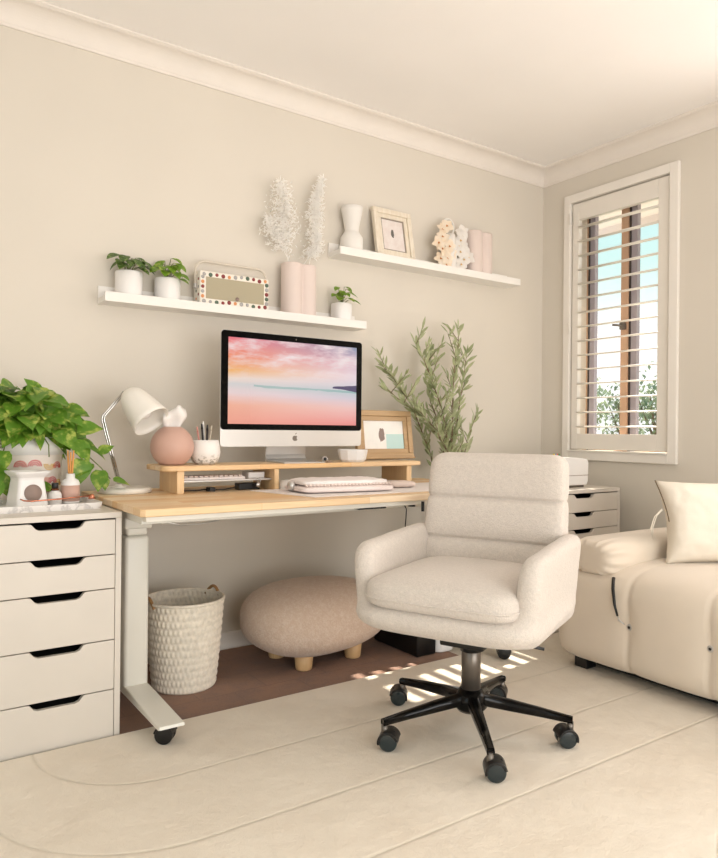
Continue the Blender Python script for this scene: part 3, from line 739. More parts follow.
b = B(); b.box(-.075, .075, -.02, .02, 0, .006, .002); b.box(-.005, .005, -.015, .015, .0, .030, .002); b.box(-.075, .075, -.02, .02, .030, .036, .002)
tag(b.out('pen_tray', M['wick_grey'], None, (-1.60, -.335, DZ)), 'flat grey tray under the stand behind the quilted pouch', 'tray')

# ------------------------------------------------------------------ desk lamp
t = thing('desk_lamp', 'white desk lamp with a bent chrome stem at the left end of the desk', 'lamp', (-2.535, -.26, DZ))
b = B(); b.cyl(.094, 0, .019, n=56, bev=.006); b.lathe([(0, .019), (.03, .019), (.014, .026), (.010, .032), (0, .032)], (-.022, 0, 0), 24); b.out('base', M['lamp_white'], t)
s0, s1, s2, s3 = Vector((-.022, 0, .03)), Vector((-.082, 0, .262)), Vector((-.080, 0, .277)), Vector((-.008, -.005, .366))
pth = [s0, s0.lerp(s1, .5), s1, s2, s2.lerp(s3, .5), s3]
b = B(); b.tube([p + Vector((0, .004, 0)) for p in pth], .0036, 10); b.tube([p + Vector((.006, -.003, 0)) for p in pth], .0036, 10)
b.cyl(.008, .03, .045, (-.020, 0, 0), 16); b.out('stem', M['chrome'], t)
ax = Vector((.055, -.078, -.098)).normalized(); top = Vector((.006, -.004, .366))
mt = Matrix.Translation(top) @ ax.to_track_quat('Z', 'Y').to_matrix().to_4x4() @ Matrix.Scale(1.12, 4)
b = B()
pr = [(0, -.004), (.012, -.003), (.026, .004), (.038, .018), (.046, .040), (.054, .080), (.060, .118), (.0625, .135), (.061, .135), (.0585, .118), (.0525, .080), (.0445, .040), (.036, .020), (.024, .007), (0, .001)]
b.lathe(pr, n=56, mtx=mt); b.out('shade', M['lamp_white'], t)
b = B(); b.lathe([(0, .004), (.013, .006), (.013, .040), (.020, .060), (.026, .080), (.024, .098), (.014, .110), (0, .114)], n=28, mtx=mt); b.out('bulb', M['pot_white'], t)

# ------------------------------------------------------------------ left cabinet: tray and things on it
CZ = .700
tt = NT('marble_tray'); v = tt.coord(); n_ = tt.noise(v, 9, 5, .6)
tt.l(tt.ramp(n_, [(.46, (238, 230, 222)), (.5, (206, 198, 192)), (.53, (240, 233, 226))]), tt.p.inputs['Base Color']); tt.p.inputs['Roughness'].default_value = .3
t = thing('serving_tray', 'white marbled tray on the tall cabinet holding the burner and bottles', 'tray', (-2.847, -.425, CZ), R(2))
b = B(); b.prism(rr(-.155, .155, -.11, .11, .02), 0, .006, 'xy')
ou, inn = rr(-.16, .16, -.115, .115, .025), rr(-.154, .154, -.109, .109, .02); n = len(ou); vs = []; 
for (x, y) in ou: vs.append((x, y, 0))
for (x, y) in ou: vs.append((x * 1.02, y * 1.02, .020))
for (x, y) in inn: vs.append((x * 1.02, y * 1.02, .020))
for (x, y) in inn: vs.append((x, y, .002))
fs = []
for r_ in range(3):
    for i in range(n): fs.append((r_ * n + i, r_ * n + (i + 1) % n, (r_ + 1) * n + (i + 1) % n, (r_ + 1) * n + i))
b.patch(vs, fs, smooth=False); b.out('body', tt.m, t)
TZ = CZ + .0062
t = thing('wax_burner', 'white square wax burner with a round grey opening, on the tray', 'wax burner', (-2.885, -.405, TZ), R(12))
b = B(); hgt = .112
def sqr(h, z, r): return [(x, y, z) for x, y in rr(-h, h, -h, h, r, 4)]
rows = [sqr(.050, 0, .012), sqr(.049, .01, .012), sqr(.040, .085, .012), sqr(.041, .092, .012), sqr(.053, .106, .012), sqr(.055, .112, .012), sqr(.050, .112, .012), sqr(.034, .100, .010)]
vs = [p for r_ in rows for p in r_]; n = len(rows[0]); fs = []
for r_ in range(len(rows) - 1):
    for i in range(n): fs.append((r_ * n + i, r_ * n + (i + 1) % n, (r_ + 1) * n + (i + 1) % n, (r_ + 1) * n + i))
fs.append(tuple(range(n))[::-1]); fs.append(tuple((len(rows) - 1) * n + i for i in range(n)))
b.patch(vs, fs, smooth=False); b.out('body', M['pot_white'], t)
b = B(); b.cyl(.027, 0, .0025, (0, 0, 0), 36, mtx=Matrix.Translation((0, -.0448, .044)) @ Euler((R(90 - 7), 0, 0)).to_matrix().to_4x4()); b.out('opening', M['wick_grey'], t)
t = thing('oil_bottle', 'little clear oil bottle with a black cap between the burner and the diffuser', 'bottle', (-2.800, -.395, TZ))
b = B(); b.lathe([(0, 0), (.018, 0), (.020, .004), (.020, .034), (.016, .041), (.009, .045), (.009, .050), (0, .050)], n=28); b.out('body', M['pot_white'], t)
b = B(); b.lathe([(.0204, .006), (.0207, .006), (.0207, .032), (.0204, .032)], n=28); b.out('label', M['label_paper'], t)
b = B(); b.lathe([(0, .0455), (.0125, .0455), (.0125, .051), (.010, .052), (0, .052)], n=24); b.out('collar', M['amber'], t)
b = B(); b.cyl(.0105, .0525, .070, n=24, bev=.002); b.out('cap', M['black'], t)
t = thing('reed_diffuser', 'pink and white reed diffuser bottle with orange sticks', 'diffuser', (-2.748, -.375, TZ))
b = B(); b.lathe([(0, 0), (.026, 0), (.029, .004), (.029, .066), (.025, .076), (.0145, .082), (.0135, .098), (.0105, .098), (.0105, .06), (0, .06)], n=36); b.out('bottle', M['pot_white'], t)
b = B(); b.lathe([(.0292, .008), (.0296, .008), (.0296, .060), (.0292, .060)], n=36); b.out('label', M['rose'], t)
for k in range(6):
    a = k * 1.05; b = B(); b.tube([(.004 * math.cos(a), .004 * math.sin(a), .062), (.0105 * math.cos(a + .3), .0105 * math.sin(a + .3), .163 + .006 * (k % 3))], .0026, 8); b.out('reed', M['reed'], t)
t = thing('candle_snuffer', 'rose-gold candle snuffer lying across the front of the tray', 'candle snuffer', (-2.80, -.49, TZ))
b = B(); b.tube([(-.11, -.01, .026), (-.09, -.015, .024), (0, .0, .026), (.09, .02, .030)], .0024, 8); b.tube([(-.11, -.01, .026), (-.118, .0, .030), (-.11, .006, .026)], .002, 8); b.out('handle', M['gold'], t)
b = B(); b.lathe([(0, .016), (.006, .014), (.012, .0), (.011, .0), (.005, .012), (0, .013)], n=24, mtx=Matrix.Translation((.098, .022, .020))); b.out('bell', M['gold'], t)
# make it rest on the tray: two tiny wick tins under
# ---- pothos in a rainbow pot
px_, py_ = -2.845, -.225
t = thing('potted_pothos', 'large leafy green pothos in a rainbow-patterned pot on the tall cabinet', 'plant', (px_, py_, CZ))
b = B(); b.lathe([(0, 0), (.088, 0), (.094, .006), (.102, .215), (.104, .222), (.101, .224), (.097, .215), (.090, .012), (0, .010)], n=56); pot = b.out('pot', mat('blush_pot', (238, 222, 208), .5), t)
b = B(); b.lathe([(0, .205), (.094, .205)], n=32); b.out('soil', M['soil'], t)
b = B(); b.lathe([(.1010, .165), (.1035, .165), (.1052, .224), (.1022, .2245)], n=56); b.out('rim_band', M['pot_white'], pot)
cols = [(214, 106, 96), (232, 150, 120), (226, 190, 120), (214, 106, 110), (236, 170, 150)]
arcs = [(-118, .125, 1, 0), (-92, .128, 1, 3), (-64, .135, -1, 2), (-44, .12, 1, 0), (-105, .075, 1, 2), (-76, .09, -1, 4), (-56, .07, 1, 3), (-135, .10, -1, 1), (-128, .05, 1, 4), (-88, .04, 1, 0), (-66, .035, 1, 1), (-38, .06, 1, 2), (-152, .13, 1, 3)]
for ai, (a0, z0, sg_, ci) in enumerate(arcs):
    b = B()
    for q, rad in enumerate((.020, .014, .008)):
        pts = []
        for k in range(13):
            w = PI * k / 12; lx = rad * math.cos(w); lz = sg_ * rad * math.sin(w); zz = z0 + lz
            rad_p = .094 + (zz / .215) * .008 + .0006; th = R(a0) + lx / .1; pts.append((rad_p * math.cos(th), rad_p * math.sin(th), zz))
        b.tube(pts, .0018, 5)
    b.out('painted_arch', mat('arch_paint', cols[ci], .6), pot)
rnd = random.Random(11); fol = B(); stm = B()
C0 = Vector((-.035, -.02, .20))
def pothos_leaf(p, d, L):
    d = Vector(d).normalized(); fol.leaf(p, d, (rnd.uniform(-.4, .4), -.5 + rnd.uniform(-.4, .3), .8), L, L * .78, 'heart', .22, rnd.uniform(.1, .45), 6)
for k in range(250):
    a = rnd.uniform(0, 2 * PI); e = rnd.uniform(-.15, 1.35)
    rr_ = rnd.uniform(.55, 1.0)
    q = Vector((math.cos(a) * math.cos(e) * .185, math.sin(a) * math.cos(e) * .12, math.sin(e) * .185)) * rr_
    p = C0 + q + Vector((0, 0, .02))
    if p.y > .15: p.y = .15
    if q.y < -.02 and p.z < .245 and abs(p.x + .0) < .12: continue
    d = Vector((q.x * 4 + rnd.uniform(-.4, .4), q.y * 4 - .35 + rnd.uniform(-.4, .2), q.z * 1.5 - .35 + rnd.uniform(-.3, .3)))
    if (p + d.normalized() * .09).y > .19: d.y = -.2
    pothos_leaf(p, d, rnd.uniform(.06, .10))
    if k % 3 == 0: stm.tube([Vector((rnd.uniform(-.04, .04), rnd.uniform(-.04, .04), .20)), C0 + q * .5, p], .0018, 5)
def vine(pts, leaves):
    stm.tube(pts, .002, 6)
    for p, d, L in leaves: pothos_leaf(p, d, L); 
# trailing vines: right side towards the lamp, and over the left edge
vine([(.07, -.05, .24), (.125, -.09, .22), (.165, -.10, .16), (.205, -.11, .12), (.235, -.12, .08)],
     [((.13, -.09, .25), (.8, -.3, .1), .085), ((.12, -.10, .21), (.5, -.4, -.7), .085), ((.16, -.10, .19), (.7, -.2, -.3), .075), ((.14, -.12, .15), (-.2, -.4, -.9), .09), ((.17, -.10, .135), (-.6, -.4, -.35), .085), ((.20, -.11, .17), (.7, -.1, .5), .055), ((.205, -.11, .11), (-.25, -.4, -.9), .075), ((.245, -.12, .075), (.9, -.1, -.1), .060), ((.215, -.11, .085), (.1, -.3, -1), .045)])
vine([(-.08, -.07, .23), (-.11, -.12, .15), (-.12, -.13, .05)],
     [((-.10, -.11, .18), (-.3, -.4, -.8), .09), ((-.115, -.12, .12), (.3, -.3, -.9), .085), ((-.12, -.13, .09), (-.3, -.3, -.9), .08), ((-.12, -.12, .14), (-.6, -.4, -.5), .08), ((-.125, -.13, .12), (.2, -.5, -.8), .06)])
vine([(.02, -.09, .23), (.03, -.14, .20), (.03, -.15, .16)], [((.05, -.12, .235), (.7, -.4, -.35), .085), ((-.01, -.12, .25), (.4, -.4, -.8), .07), ((-.06, -.11, .25), (-.6, -.4, -.6), .08), ((.045, -.13, .06), (-.5, -.5, .1), .065)])
fol.out('foliage', M['pothos'], t); stm.out('stem', M['stem'], t)

# ------------------------------------------------------------------ wall shelves (picture ledges)
def ledge(x0, x1, zl, label):
    t = thing('wall_shelf', label, 'shelf', ((x0 + x1) / 2, 0, zl), 0, 'white picture ledges')
    h = (x1 - x0) / 2; b = B()
    b.prism([(-.112, -.036), (0, -.036), (0, .036), (-.010, .036), (-.010, -.013), (-.100, -.013), (-.100, 0), (-.112, 0)], -h, h, 'yz', .001)
    b.out('ledge', M['shelf_white'], t); return zl - .013
F1 = ledge(-2.572, -1.362, 1.475, 'white picture ledge directly above the computer, the lower of the two')
F2 = ledge(-1.515, -.312, 1.811, 'white picture ledge higher on the right, nearer the window')

def small_pot(x, z, r, h, label, lm, seed, kind, square=False):
    t = thing('potted_plant', label, 'plant', (x, -.056 if r < .058 else -.055, z), 0, 'little plants on the lower shelf')
    r = min(r, .0445)  if False else r
    b = B(); b.lathe([(0, 0), (r * .80, 0), (r * .92, .006), (r, .022), (r, h - .004), (r - .002, h), (r - .006, h), (r - .007, h - .02), (0, h - .02)], n=44,
                     fn=(lambda a, z: 1 + .10 * abs(math.sin(2 * a)) ** 2) if square else None); b.out('pot', M['pot_white'], t)
    b = B(); b.lathe([(0, h - .016), (r - .008, h - .016)], n=24); b.out('soil', M['soil'], t)
    rn = random.Random(seed); f = B(); s = B()
    for (dx, dy, dz, L, W) in kind:
        L *= 1.02; W *= 1.3
        base = Vector((rn.uniform(-.01, .01), rn.uniform(-.01, .01), h - .02)); p = Vector((dx * .45, dy * .45, h + dz))
        s.tube([base, base.lerp(p, .5) + Vector((0, 0, .008)), p], .0014, 5)
        d = Vector((dx, dy - .02, -.02 + rn.uniform(-.01, .02)))
        f.leaf(p, d, (0, -.4, 1), L, W, 'oval', .25, .35, 6)
    f.out('foliage', lm, t); s.out('stem', M['stem'], t)
    return t
rA = .049
kA = [(-.07, -.02, .060, .070, .034), (-.04, .03, .045, .06, .032), (-.01, -.05, .045, .05, .034), (.06, .0, .06, .055, .036), (.04, -.05, .035, .05, .034), (-.06, -.05, .035, .05, .032), (-.05, -.05, .030, .055, .030), (-.03, -.03, .06, .06, .034), (.02, -.05, .05, .06, .03), (.05, -.04, .018, .06, .032), (.08, -.02, .045, .07, .042), (.10, -.02, .030, .06, .036), (.03, .03, .06, .06, .03), (-.02, -.06, .02, .05, .03)]
kB = [(-.03, -.05, .030, .05, .034), (.03, .0, .085, .05, .036), (.02, -.04, .055, .055, .036), (-.05, .0, .055, .05, .034), (-.07, -.03, .035, .065, .034), (-.04, -.04, .045, .05, .03), (.0, -.05, .05, .055, .036), (.04, -.03, .065, .065, .034), (-.02, .02, .075, .06, .038), (.05, .01, .055, .06, .034), (.06, -.05, .020, .06, .034), (.02, -.06, .025, .055, .036), (-.03, .01, .06, .05, .03), (.07, -.04, .0, .05, .034)]
kC = [(.01, -.04, .05, .04, .026), (-.02, -.03, .06, .04, .026), (.04, -.02, .07, .04, .028), (-.05, -.02, .075, .045, .022), (.02, -.02, .08, .045, .024), (.06, -.01, .055, .055, .030), (-.04, -.04, .028, .055, .036), (.03, -.05, .025, .045, .028), (.07, -.03, .020, .06, .032), (-.02, -.05, .045, .045, .03), (.0, .03, .06, .04, .026), (-.05, .0, .04, .04, .028)]
small_pot(-2.468, F1, .052, .107, 'white pot with dark striped leaves at the left end of the lower shelf', M['leafA'], 1, kA)
small_pot(-2.312, F1, .051, .100, 'white pot with lime green leaves, second from the left on the lower shelf', M['leafB'], 2, kB)
small_pot(-1.470, F1, .046, .092, 'small white pot with round green leaves at the right end of the lower shelf', M['leafB'], 3, kC, True)

# radio
t = thing('radio', 'cream polka-dot radio with a handle on the lower shelf', 'radio', (-2.032, -.058, F1))
b = B(); b.box(-.158, .158, -.038, .034, 0, .148, .006, 3); body = b.out('case', M['radio_cream'], t)
b = B(); b.box(-.132, .134, -.0395, -.0375, .034, .124, .0008); b.out('speaker_grille', M['radio_grille'], t)
b = B(); b.cyl(.008, 0, .004, (0, 0, 0), 20, mtx=Matrix.Translation((.008, -.0395, .044)) @ Euler((R(90), 0, 0)).to_matrix().to_4x4()); b.out('knob', M['wick_grey'], t)
dc = {'orange': (228, 156, 100), 'maroon': (140, 60, 58), 'green': (90, 110, 92), 'grey': (176, 172, 168)}
dm = {k: mat('dot_' + k, v_, .5) for k, v_ in dc.items()}; keys = ['grey', 'orange', 'maroon', 'green']
rn = random.Random(4); spots = []
for k in range(11): spots.append((-.140 + k * .028, .136 + rn.uniform(-.004, .004)))
for k in range(11): spots.append((-.140 + k * .028, .0235 + rn.uniform(-.003, .003)))
for k in range(5): spots.append((-.146, .042 + k * .020)); spots.append((.147, .040 + k * .020))
for i, (x, z) in enumerate(spots):
    b = B(); k_ = keys[(i * 7 + i // 3) % 4]; b.cyl(.0074 + .0014 * (i % 2), 0, .0006, (0, 0, 0), 14, mtx=Matrix.Translation((x, -.0380, z)) @ Euler((R(90), 0, 0)).to_matrix().to_4x4()); b.out('polka_dot', dm[k_], body)
for i in range(8):
    b = B(); b.cyl(.006, 0, .0006, (0, 0, 0), 12, mtx=Matrix.Translation((-.158, -.022 + .024 * (i % 2), .018 + i * .016)) @ Euler((0, R(-90), 0)).to_matrix().to_4x4()); b.out('polka_dot', dm[keys[i % 4]], body)
b = B(); hp = [(-.163, 0, .085)]
for a in range(0, 91, 15): hp.append((-.163 + .045 * (1 - math.cos(R(a))), 0, .150 + .045 * math.sin(R(a))))
hp += [(-x, y, z) for x, y, z in hp[::-1]]
b.tube(hp, .0055, 10); b.out('handle', mat('cream_strap', (216, 200, 176), .6), t)
for s in (-1, 1): b = B(); b.box(s * .1635 - .0055, s * .1635 + .0055, -.008, .008, .078, .098, .002); b.out('handle_hinge', M['alu'], t)
b = B(); b.box(-.12, -.06, -.015, .015, .148, .1505, .001); b.out('button_panel', M['grey_metal'], t)

# clover vases
def clover(x, z, h, r, label):
    t = thing('vase', label, 'vase', (x, -.055, z), 0, 'blush pink lobed vases')
    prf = [(0, 0), (r - .004, 0), (r, .005), (r, h - .004), (r - .003, h), (r - .008, h - .002), (r - .008, .02), (0, .015)]
    b = B(); b.lathe(prf, n=120, fn=lambda a, z_: (.62 + .38 * abs(math.cos(a)) ** .55) if False else lob(a), mtx=Matrix.Rotation(R(6), 4, 'Z')); b.out('body', M['blush'], t); return t
def lob(a):                                                # union of two circles side by side
    cx = .38; rad = .46; best = 0
    for c in (-cx, cx):
        bq = math.cos(a) * c; disc = bq * bq - (c * c - rad * rad)
        if disc >= 0: best = max(best, bq + math.sqrt(disc))
    k = .30 * 1.0
    return max(best, k)
clover(-1.702, F1, .242, .104, 'blush pink double-tube vase holding white plumes on the lower shelf')
clover(-.585, F2, .236, .108, 'empty blush pink double-tube vase at the right end of the upper shelf')

# white plumes
def plume(name, label, base, pts, width, n, seed, fl):
    t = thing(name, label, 'dried flower', base, 0, 'white dried plumes in the pink vase')
    rn = random.Random(seed); pts = [Vector(p) for p in pts]; b = B(); b.tube(pts, .0016, 6); b.out('stem', M['plume'], t)
    f = B()
    for k in range(n):
        s = rn.uniform(fl, 1) ** .9 * (len(pts) - 1); i = min(int(s), len(pts) - 2); c = pts[i].lerp(pts[i + 1], s - i)
        wd = width * math.sin(PI * min(1, max(.18, (s / (len(pts) - 1) - fl + .12) / (1.12 - fl)))) ** .6
        a = rn.uniform(0, 2 * PI); q = Vector((math.cos(a), math.sin(a) * .55, rn.uniform(-.5, .9))) * wd * rn.random() ** .7 * (.75 + 1.1 * noise.noise(Vector((s * 3.1 + seed, a, 0))))
        p = c + q; dd = Vector((rn.uniform(-1, 1), rn.uniform(-1, 1), rn.uniform(-.8, 1)))
        f.leaf(p, dd, (rn.uniform(-.5, .5), -1.6, rn.uniform(-.3, .6)), rn.uniform(.009, .024), rn.uniform(.003, .007), 'thin', .3, .5, 2)
        if k % 4 == 0: f.tube([c, c.lerp(p, .6) + Vector((0, 0, .004)), p], .0005, 3, caps=False)
    f.out('plume', M['plume'], t)
plume('dried_plume', 'tall narrow white fluffy plume leaning right from the pink vase', (-1.65, -.055, F1), [(0, 0, .02), (.0, 0, .24), (.015, -.005, .34), (.035, -.005, .46), (.035, .0, .56), (.065, -.005, .66)], .044, 1500, 3, .40)
plume('dried_plume', 'wide airy white plume spreading left above the pink vase', (-1.75, -.055, F1), [(0, 0, .02), (-.005, 0, .24), (-.03, 0, .36), (-.03, -.005, .48), (-.06, -.005, .60)], .085, 1100, 4, .40)
plume('dried_plume', 'low white plume drooping furthest left above the pink vase', (-1.73, -.055, F1), [(0, 0, .02), (-.01, 0, .235), (-.06, -.01, .30), (-.105, -.01, .37), (-.125, 0, .43)], .070, 700, 5, .45)
plume('dried_plume', 'short white plume arching right just above the pink vase rim', (-1.69, -.05, F1), [(0, 0, .02), (.005, 0, .235), (.04, -.01, .29), (.08, -.01, .33), (.085, -.01, .40)], .046, 600, 6, .45)

# upper shelf: hourglass vase, frame, orchid
t = thing('vase', 'white hourglass vase at the left end of the upper shelf', 'vase', (-1.415, -.055, F2))
ph = [(0, 0), (.044, 0), (.052, .006), (.060, .030), (.061, .050), (.056, .075), (.040, .098), (.034, .107), (.039, .14), (.052, .20), (.0555, .222), (.052, .223), (.046, .19), (.034, .12), (0, .11)]
k_ = .96; b = B(); b.lathe([(r * k_ if r < .05 else min(r * k_, .0545), z) for r, z in ph], n=48); b.out('body', M['vase_white'], t)
pm = picture_mat('flower_print', (226, 206, 196), (236, 224, 216), (110, 104, 98), -.004, .008, (.010, .026)).m
frame('picture_frame', 'whitewashed wooden frame with a small print leaning on the upper shelf', (-1.163, -.068, F2), .236, .262, .047, .022, M['frame_pale'], pm, 11, 0, False, mat('grey_mount', (150, 138, 126), .6), .006)

t = thing('flower_vase', 'white ring-handled vase among the orchids on the upper shelf', 'vase', (-.795, -.056, F2))
b = B(); b.lathe([(0, 0), (.036, 0), (.040, .01), (.042, .10), (.036, .16), (.030, .195), (.027, .195), (.033, .16), (.036, .02), (0, .015)], n=36); b.out('body', M['vase_white'], t)
b = B(); b.tube([(-.01 + .040 * math.cos(a), 0, .232 + .044 * math.sin(a)) for a in [k * PI / 16 for k in range(32)]], .005, 8, True); b.out('handle', M['vase_white'], t)
def orchid(pt, c, lab, pos, seeds):
    t = thing('orchid_spray', lab, 'orchid', pt, 0, 'orchid sprays on the upper shelf')
    b = B(); P_ = [Vector((0, 0, .15 if c == 'petal_white' else .15))] + [Vector(p) for p in pos]
    b.tube([(0, 0, .06)] + [(p[0] * .9, p[1] + .008, p[2]) for p in pos], .002, 6); b.out('stem', M['stem'], t)
    rn = random.Random(seeds)
    for p in pos:
        p = Vector(p); f = B(); n_ = Vector((rn.uniform(-.5, .2), -1, rn.uniform(-.3, .3))).normalized(); u_ = n_.orthogonal().normalized(); v_ = n_.cross(u_); a0 = rn.uniform(0, 1)
        for k in range(5):
            a = a0 + k * 2 * PI / 5; d = u_ * math.cos(a) + v_ * math.sin(a) + n_ * .25; f.leaf(p, d, n_, .040, .036 if k % 2 else .028, 'oval', .15, .25, 5)
        o = f.out('flower', M[c], t)
        g = B(); g.soft(p + n_ * .004, (.0042, .0045, .005), 1, 1, 10, 6)
        for k in range(3): a = k * 2.1; g.leaf(p, u_ * math.cos(a) + v_ * math.sin(a) + n_ * 1.2, n_, .010, .006, 'oval', .3, .1, 3)
        g.out('lip', mat('orchid_lip', (214, 150, 84) if c == 'petal_peach' else (226, 190, 130), .5), o)
orchid((-.86, -.075, F2), 'petal_peach', 'peach orchid spray on the left of the ring-handled vase', [(-.005, 0, .205), (.02, -.01, .225), (.05, 0, .150), (-.01, -.01, .165), (-.035, -.01, .13), (-.015, -.015, .10), (.02, -.015, .055), (.045, -.01, .085), (-.02, -.01, .05), (.03, -.02, .12), (.01, -.02, .02)], 2)
orchid((-.76, -.078, F2), 'petal_white', 'white orchid spray on the right of the ring-handled vase', [(.045, .01, .22), (.035, 0, .19), (.02, -.005, .165), (.03, -.01, .135), (.0, -.01, .13), (.005, -.02, .10), (.05, -.01, .105), (.065, -.015, .08), (.03, -.02, .065), (.01, -.02, .035)], 3)

# ------------------------------------------------------------------ under the desk
# woven basket
t = thing('basket', 'cream woven laundry basket behind the desk leg', 'basket', (-2.330, -.33, .0085))
HB, rows_, NA = .318, 12, 240
b = B(); prf = []
for j in range(rows_ * 6 + 1):
    z = HB * j / (rows_ * 6); r = .112 + .028 * (z / HB) ** .8; prf.append((r, z))
def weave(a, z):
    row = z / HB * rows_; ph_ = (int(row) % 2) * PI
    return 1 + .022 * abs(math.sin(PI * row)) + .018 * math.sin(a * 48 + ph_) * abs(math.sin(PI * row))
b.lathe(prf, n=NA, fn=weave); wl_ = b.out('wall', M['basket'], t); m = wl_.modifiers.new('s', 'SOLIDIFY'); m.thickness = .004; m.offset = -1; apply_mods(wl_)
b = B(); b.lathe([(0, 0), (.112, 0), (.112, .006), (0, .006)], n=48); b.out('bottom', M['basket'], t)
b = B(); pts = [(.142 * math.cos(a), .142 * math.sin(a), HB + .002) for a in [2 * PI * k / 64 for k in range(64)]]; b.tube(pts, .006, 8, True); b.out('rim', M['basket'], t)
for a0 in (R(20), R(186)):
    b = B(); pts = [(.143 * math.cos(a0 + g), .143 * math.sin(a0 + g), HB - .012 + .034 * math.cos(g / .28 * PI / 2)) for g in [-.28 + .56 * k / 14 for k in range(15)]]; b.tube(pts, .006, 8); b.out('handle', M['leather'], t)

# ottoman
t = thing('ottoman', 'blush boucle pebble-shaped ottoman on stubby wooden legs under the desk', 'ottoman', (-1.755, -.335, .0085), R(4))
def peb(p, q):
    w = 1 - .10 * q.x; return Vector((p.x, p.y * w, p.z * (1 - .06 * q.x)))
b = B(); b.soft((0, 0, .184), (.325, .235, .142), .85, .80, 64, 36, fn=peb); b.out('cushion', M['boucle_pink'], t)
for x, y in ((-.125, -.085), (.125, -.08), (-.13, .11), (.14, .11)):
    b = B(); b.lathe([(0, 0), (.030, 0), (.033, .004), (.040, .075), (0, .075)], (x, y, 0), 28); b.out('leg', M['woodleg'], t)

# black box with a rounded white cover
t = thing('under_desk_box', 'black box with a rounded white front under the right end of the desk', 'speaker', (-1.335, -.42, .0085))
b = B(); b.box(-.075, .03, -.15, .16, 0, .25, .008, 3); b.out('box', M['black'], t)
b = B(); b.prism(rr(.031, .145, -.155, .16, .045, 8), 0, .26, 'xy', .006, seg=3, smooth=False); b.out('front_cover', M['pot_white'], t)

# ------------------------------------------------------------------ olive plant
t = thing('olive_tree', 'artificial olive tree with slim grey-green leaves behind the right end of the desk', 'plant', (-.90, -.20, 0))
b = B(); b.lathe([(0, 0), (.095, 0), (.10, .01), (.125, .26), (.13, .27), (.12, .27), (.095, .03), (0, .025)], n=40); b.out('pot', M['vase_white'], t)
b = B(); b.lathe([(0, .24), (.117, .24)], n=32); b.out('soil', M['soil'], t)
rn = random.Random(21); st = B(); lf = B()
def L2(x, z, y=-.25): return Vector((x + .90, y + .20, z))
mains = [[(-.90, .24, -.2), (-.915, .6, -.2), (-.935, .88, -.22), (-.99, 1.05, -.24), (-1.07, 1.22, -.24), (-1.11, 1.32, -.22), (-1.14, 1.39, -.2)],
         [(-.90, .24, -.2), (-.90, .7, -.2), (-.91, .95, -.22), (-.89, 1.15, -.2), (-.88, 1.30, -.2), (-.855, 1.40, -.2), (-.84, 1.485, -.18)],
         [(-.895, .24, -.2), (-.885, .7, -.2), (-.87, .95, -.2), (-.82, 1.12, -.18), (-.78, 1.24, -.16), (-.76, 1.36, -.16)],
         [(-.905, .24, -.2), (-.93, .7, -.22), (-1.0, .90, -.25), (-1.13, 1.02, -.27), (-1.26, 1.08, -.28), (-1.37, 1.15, -.28)],
         [(-.905, .24, -.2), (-.92, .7, -.2), (-.96, .95, -.2), (-1.0, 1.10, -.16), (-1.02, 1.22, -.14), (-.99, 1.36, -.14)],
         [(-.90, .24, -.2), (-.92, .6, -.24), (-.98, .84, -.28), (-1.09, .96, -.31), (-1.18, 1.02, -.33), (-1.22, 1.06, -.33)],
         [(-.89, .24, -.2), (-.86, .6, -.2), (-.82, .80, -.2), (-.78, .93, -.2), (-.73, 1.04, -.2)],
         [(-.91, .24, -.2), (-.95, .62, -.2), (-1.02, .85, -.18), (-1.12, 1.08, -.16), (-1.22, 1.20, -.15), (-1.30, 1.27, -.15)]]
for mi_, pl in enumerate(mains):
    P_ = [L2(x, z, y) for x, z, y in pl]; st.tube(P_, [.006 - .0045 * k / (len(P_) - 1) for k in range(len(P_))], 6)
    cum = [0]
    for a, c_ in zip(P_, P_[1:]): cum.append(cum[-1] + (c_ - a).length)
    s = .52 if mi_ != 6 else .45; k = 0
    while s < cum[-1]:
        i = max(j for j in range(len(cum) - 1) if cum[j] <= s); f = (s - cum[i]) / (cum[i + 1] - cum[i]); c_ = P_[i].lerp(P_[i + 1], f); d = (P_[i + 1] - P_[i]).normalized()
        for sg_ in (-1, 1):
            sd = Vector((sg_ * rn.uniform(.4, 1), rn.uniform(-.7, .5), rn.uniform(-.2, .5)))
            dd = d * rn.uniform(.5, 1.3) + sd * .8; LL = rn.uniform(.045, .075)
            if rn.random() < .88 and (c_ + dd.normalized() * LL).y < .17: lf.leaf(c_, dd, (rn.uniform(-.6, .6), -1, rn.uniform(.0, .8)), LL, rn.uniform(.012, .018), 'thin', .15, rn.uniform(-.1, .2), 4)
        if k % 4 == 2:                                     # side twig
            sd = Vector((rn.choice((-1, 1)) * rn.uniform(.4, .8), rn.uniform(-.5, .3), rn.uniform(.3, .8))).normalized(); e_ = c_ + (d * .6 + sd).normalized() * rn.uniform(.08, .14)
            if e_.y > .12: e_.y = .12
            st.tube([c_, e_], [.002, .0012], 5)
            for q in range(7):
                c2 = c_.lerp(e_, .25 + q * .125); dd = (e_ - c_).normalized() + Vector((rn.uniform(-.9, .9), rn.uniform(-.6, .4), rn.uniform(-.4, .6)))
                lf.leaf(c2, dd, (rn.uniform(-.5, .5), -1, .5), rn.uniform(.04, .065), rn.uniform(.009, .013), 'thin', .15, .1, 4)
        s += .022; k += 1
    lf.leaf(P_[-1], P_[-1] - P_[-2], (0, -1, .3), .05, .011, 'thin', .1, 0, 4)
lf.out('foliage', M['olive'], t); st.out('stem', M['bark'], t)

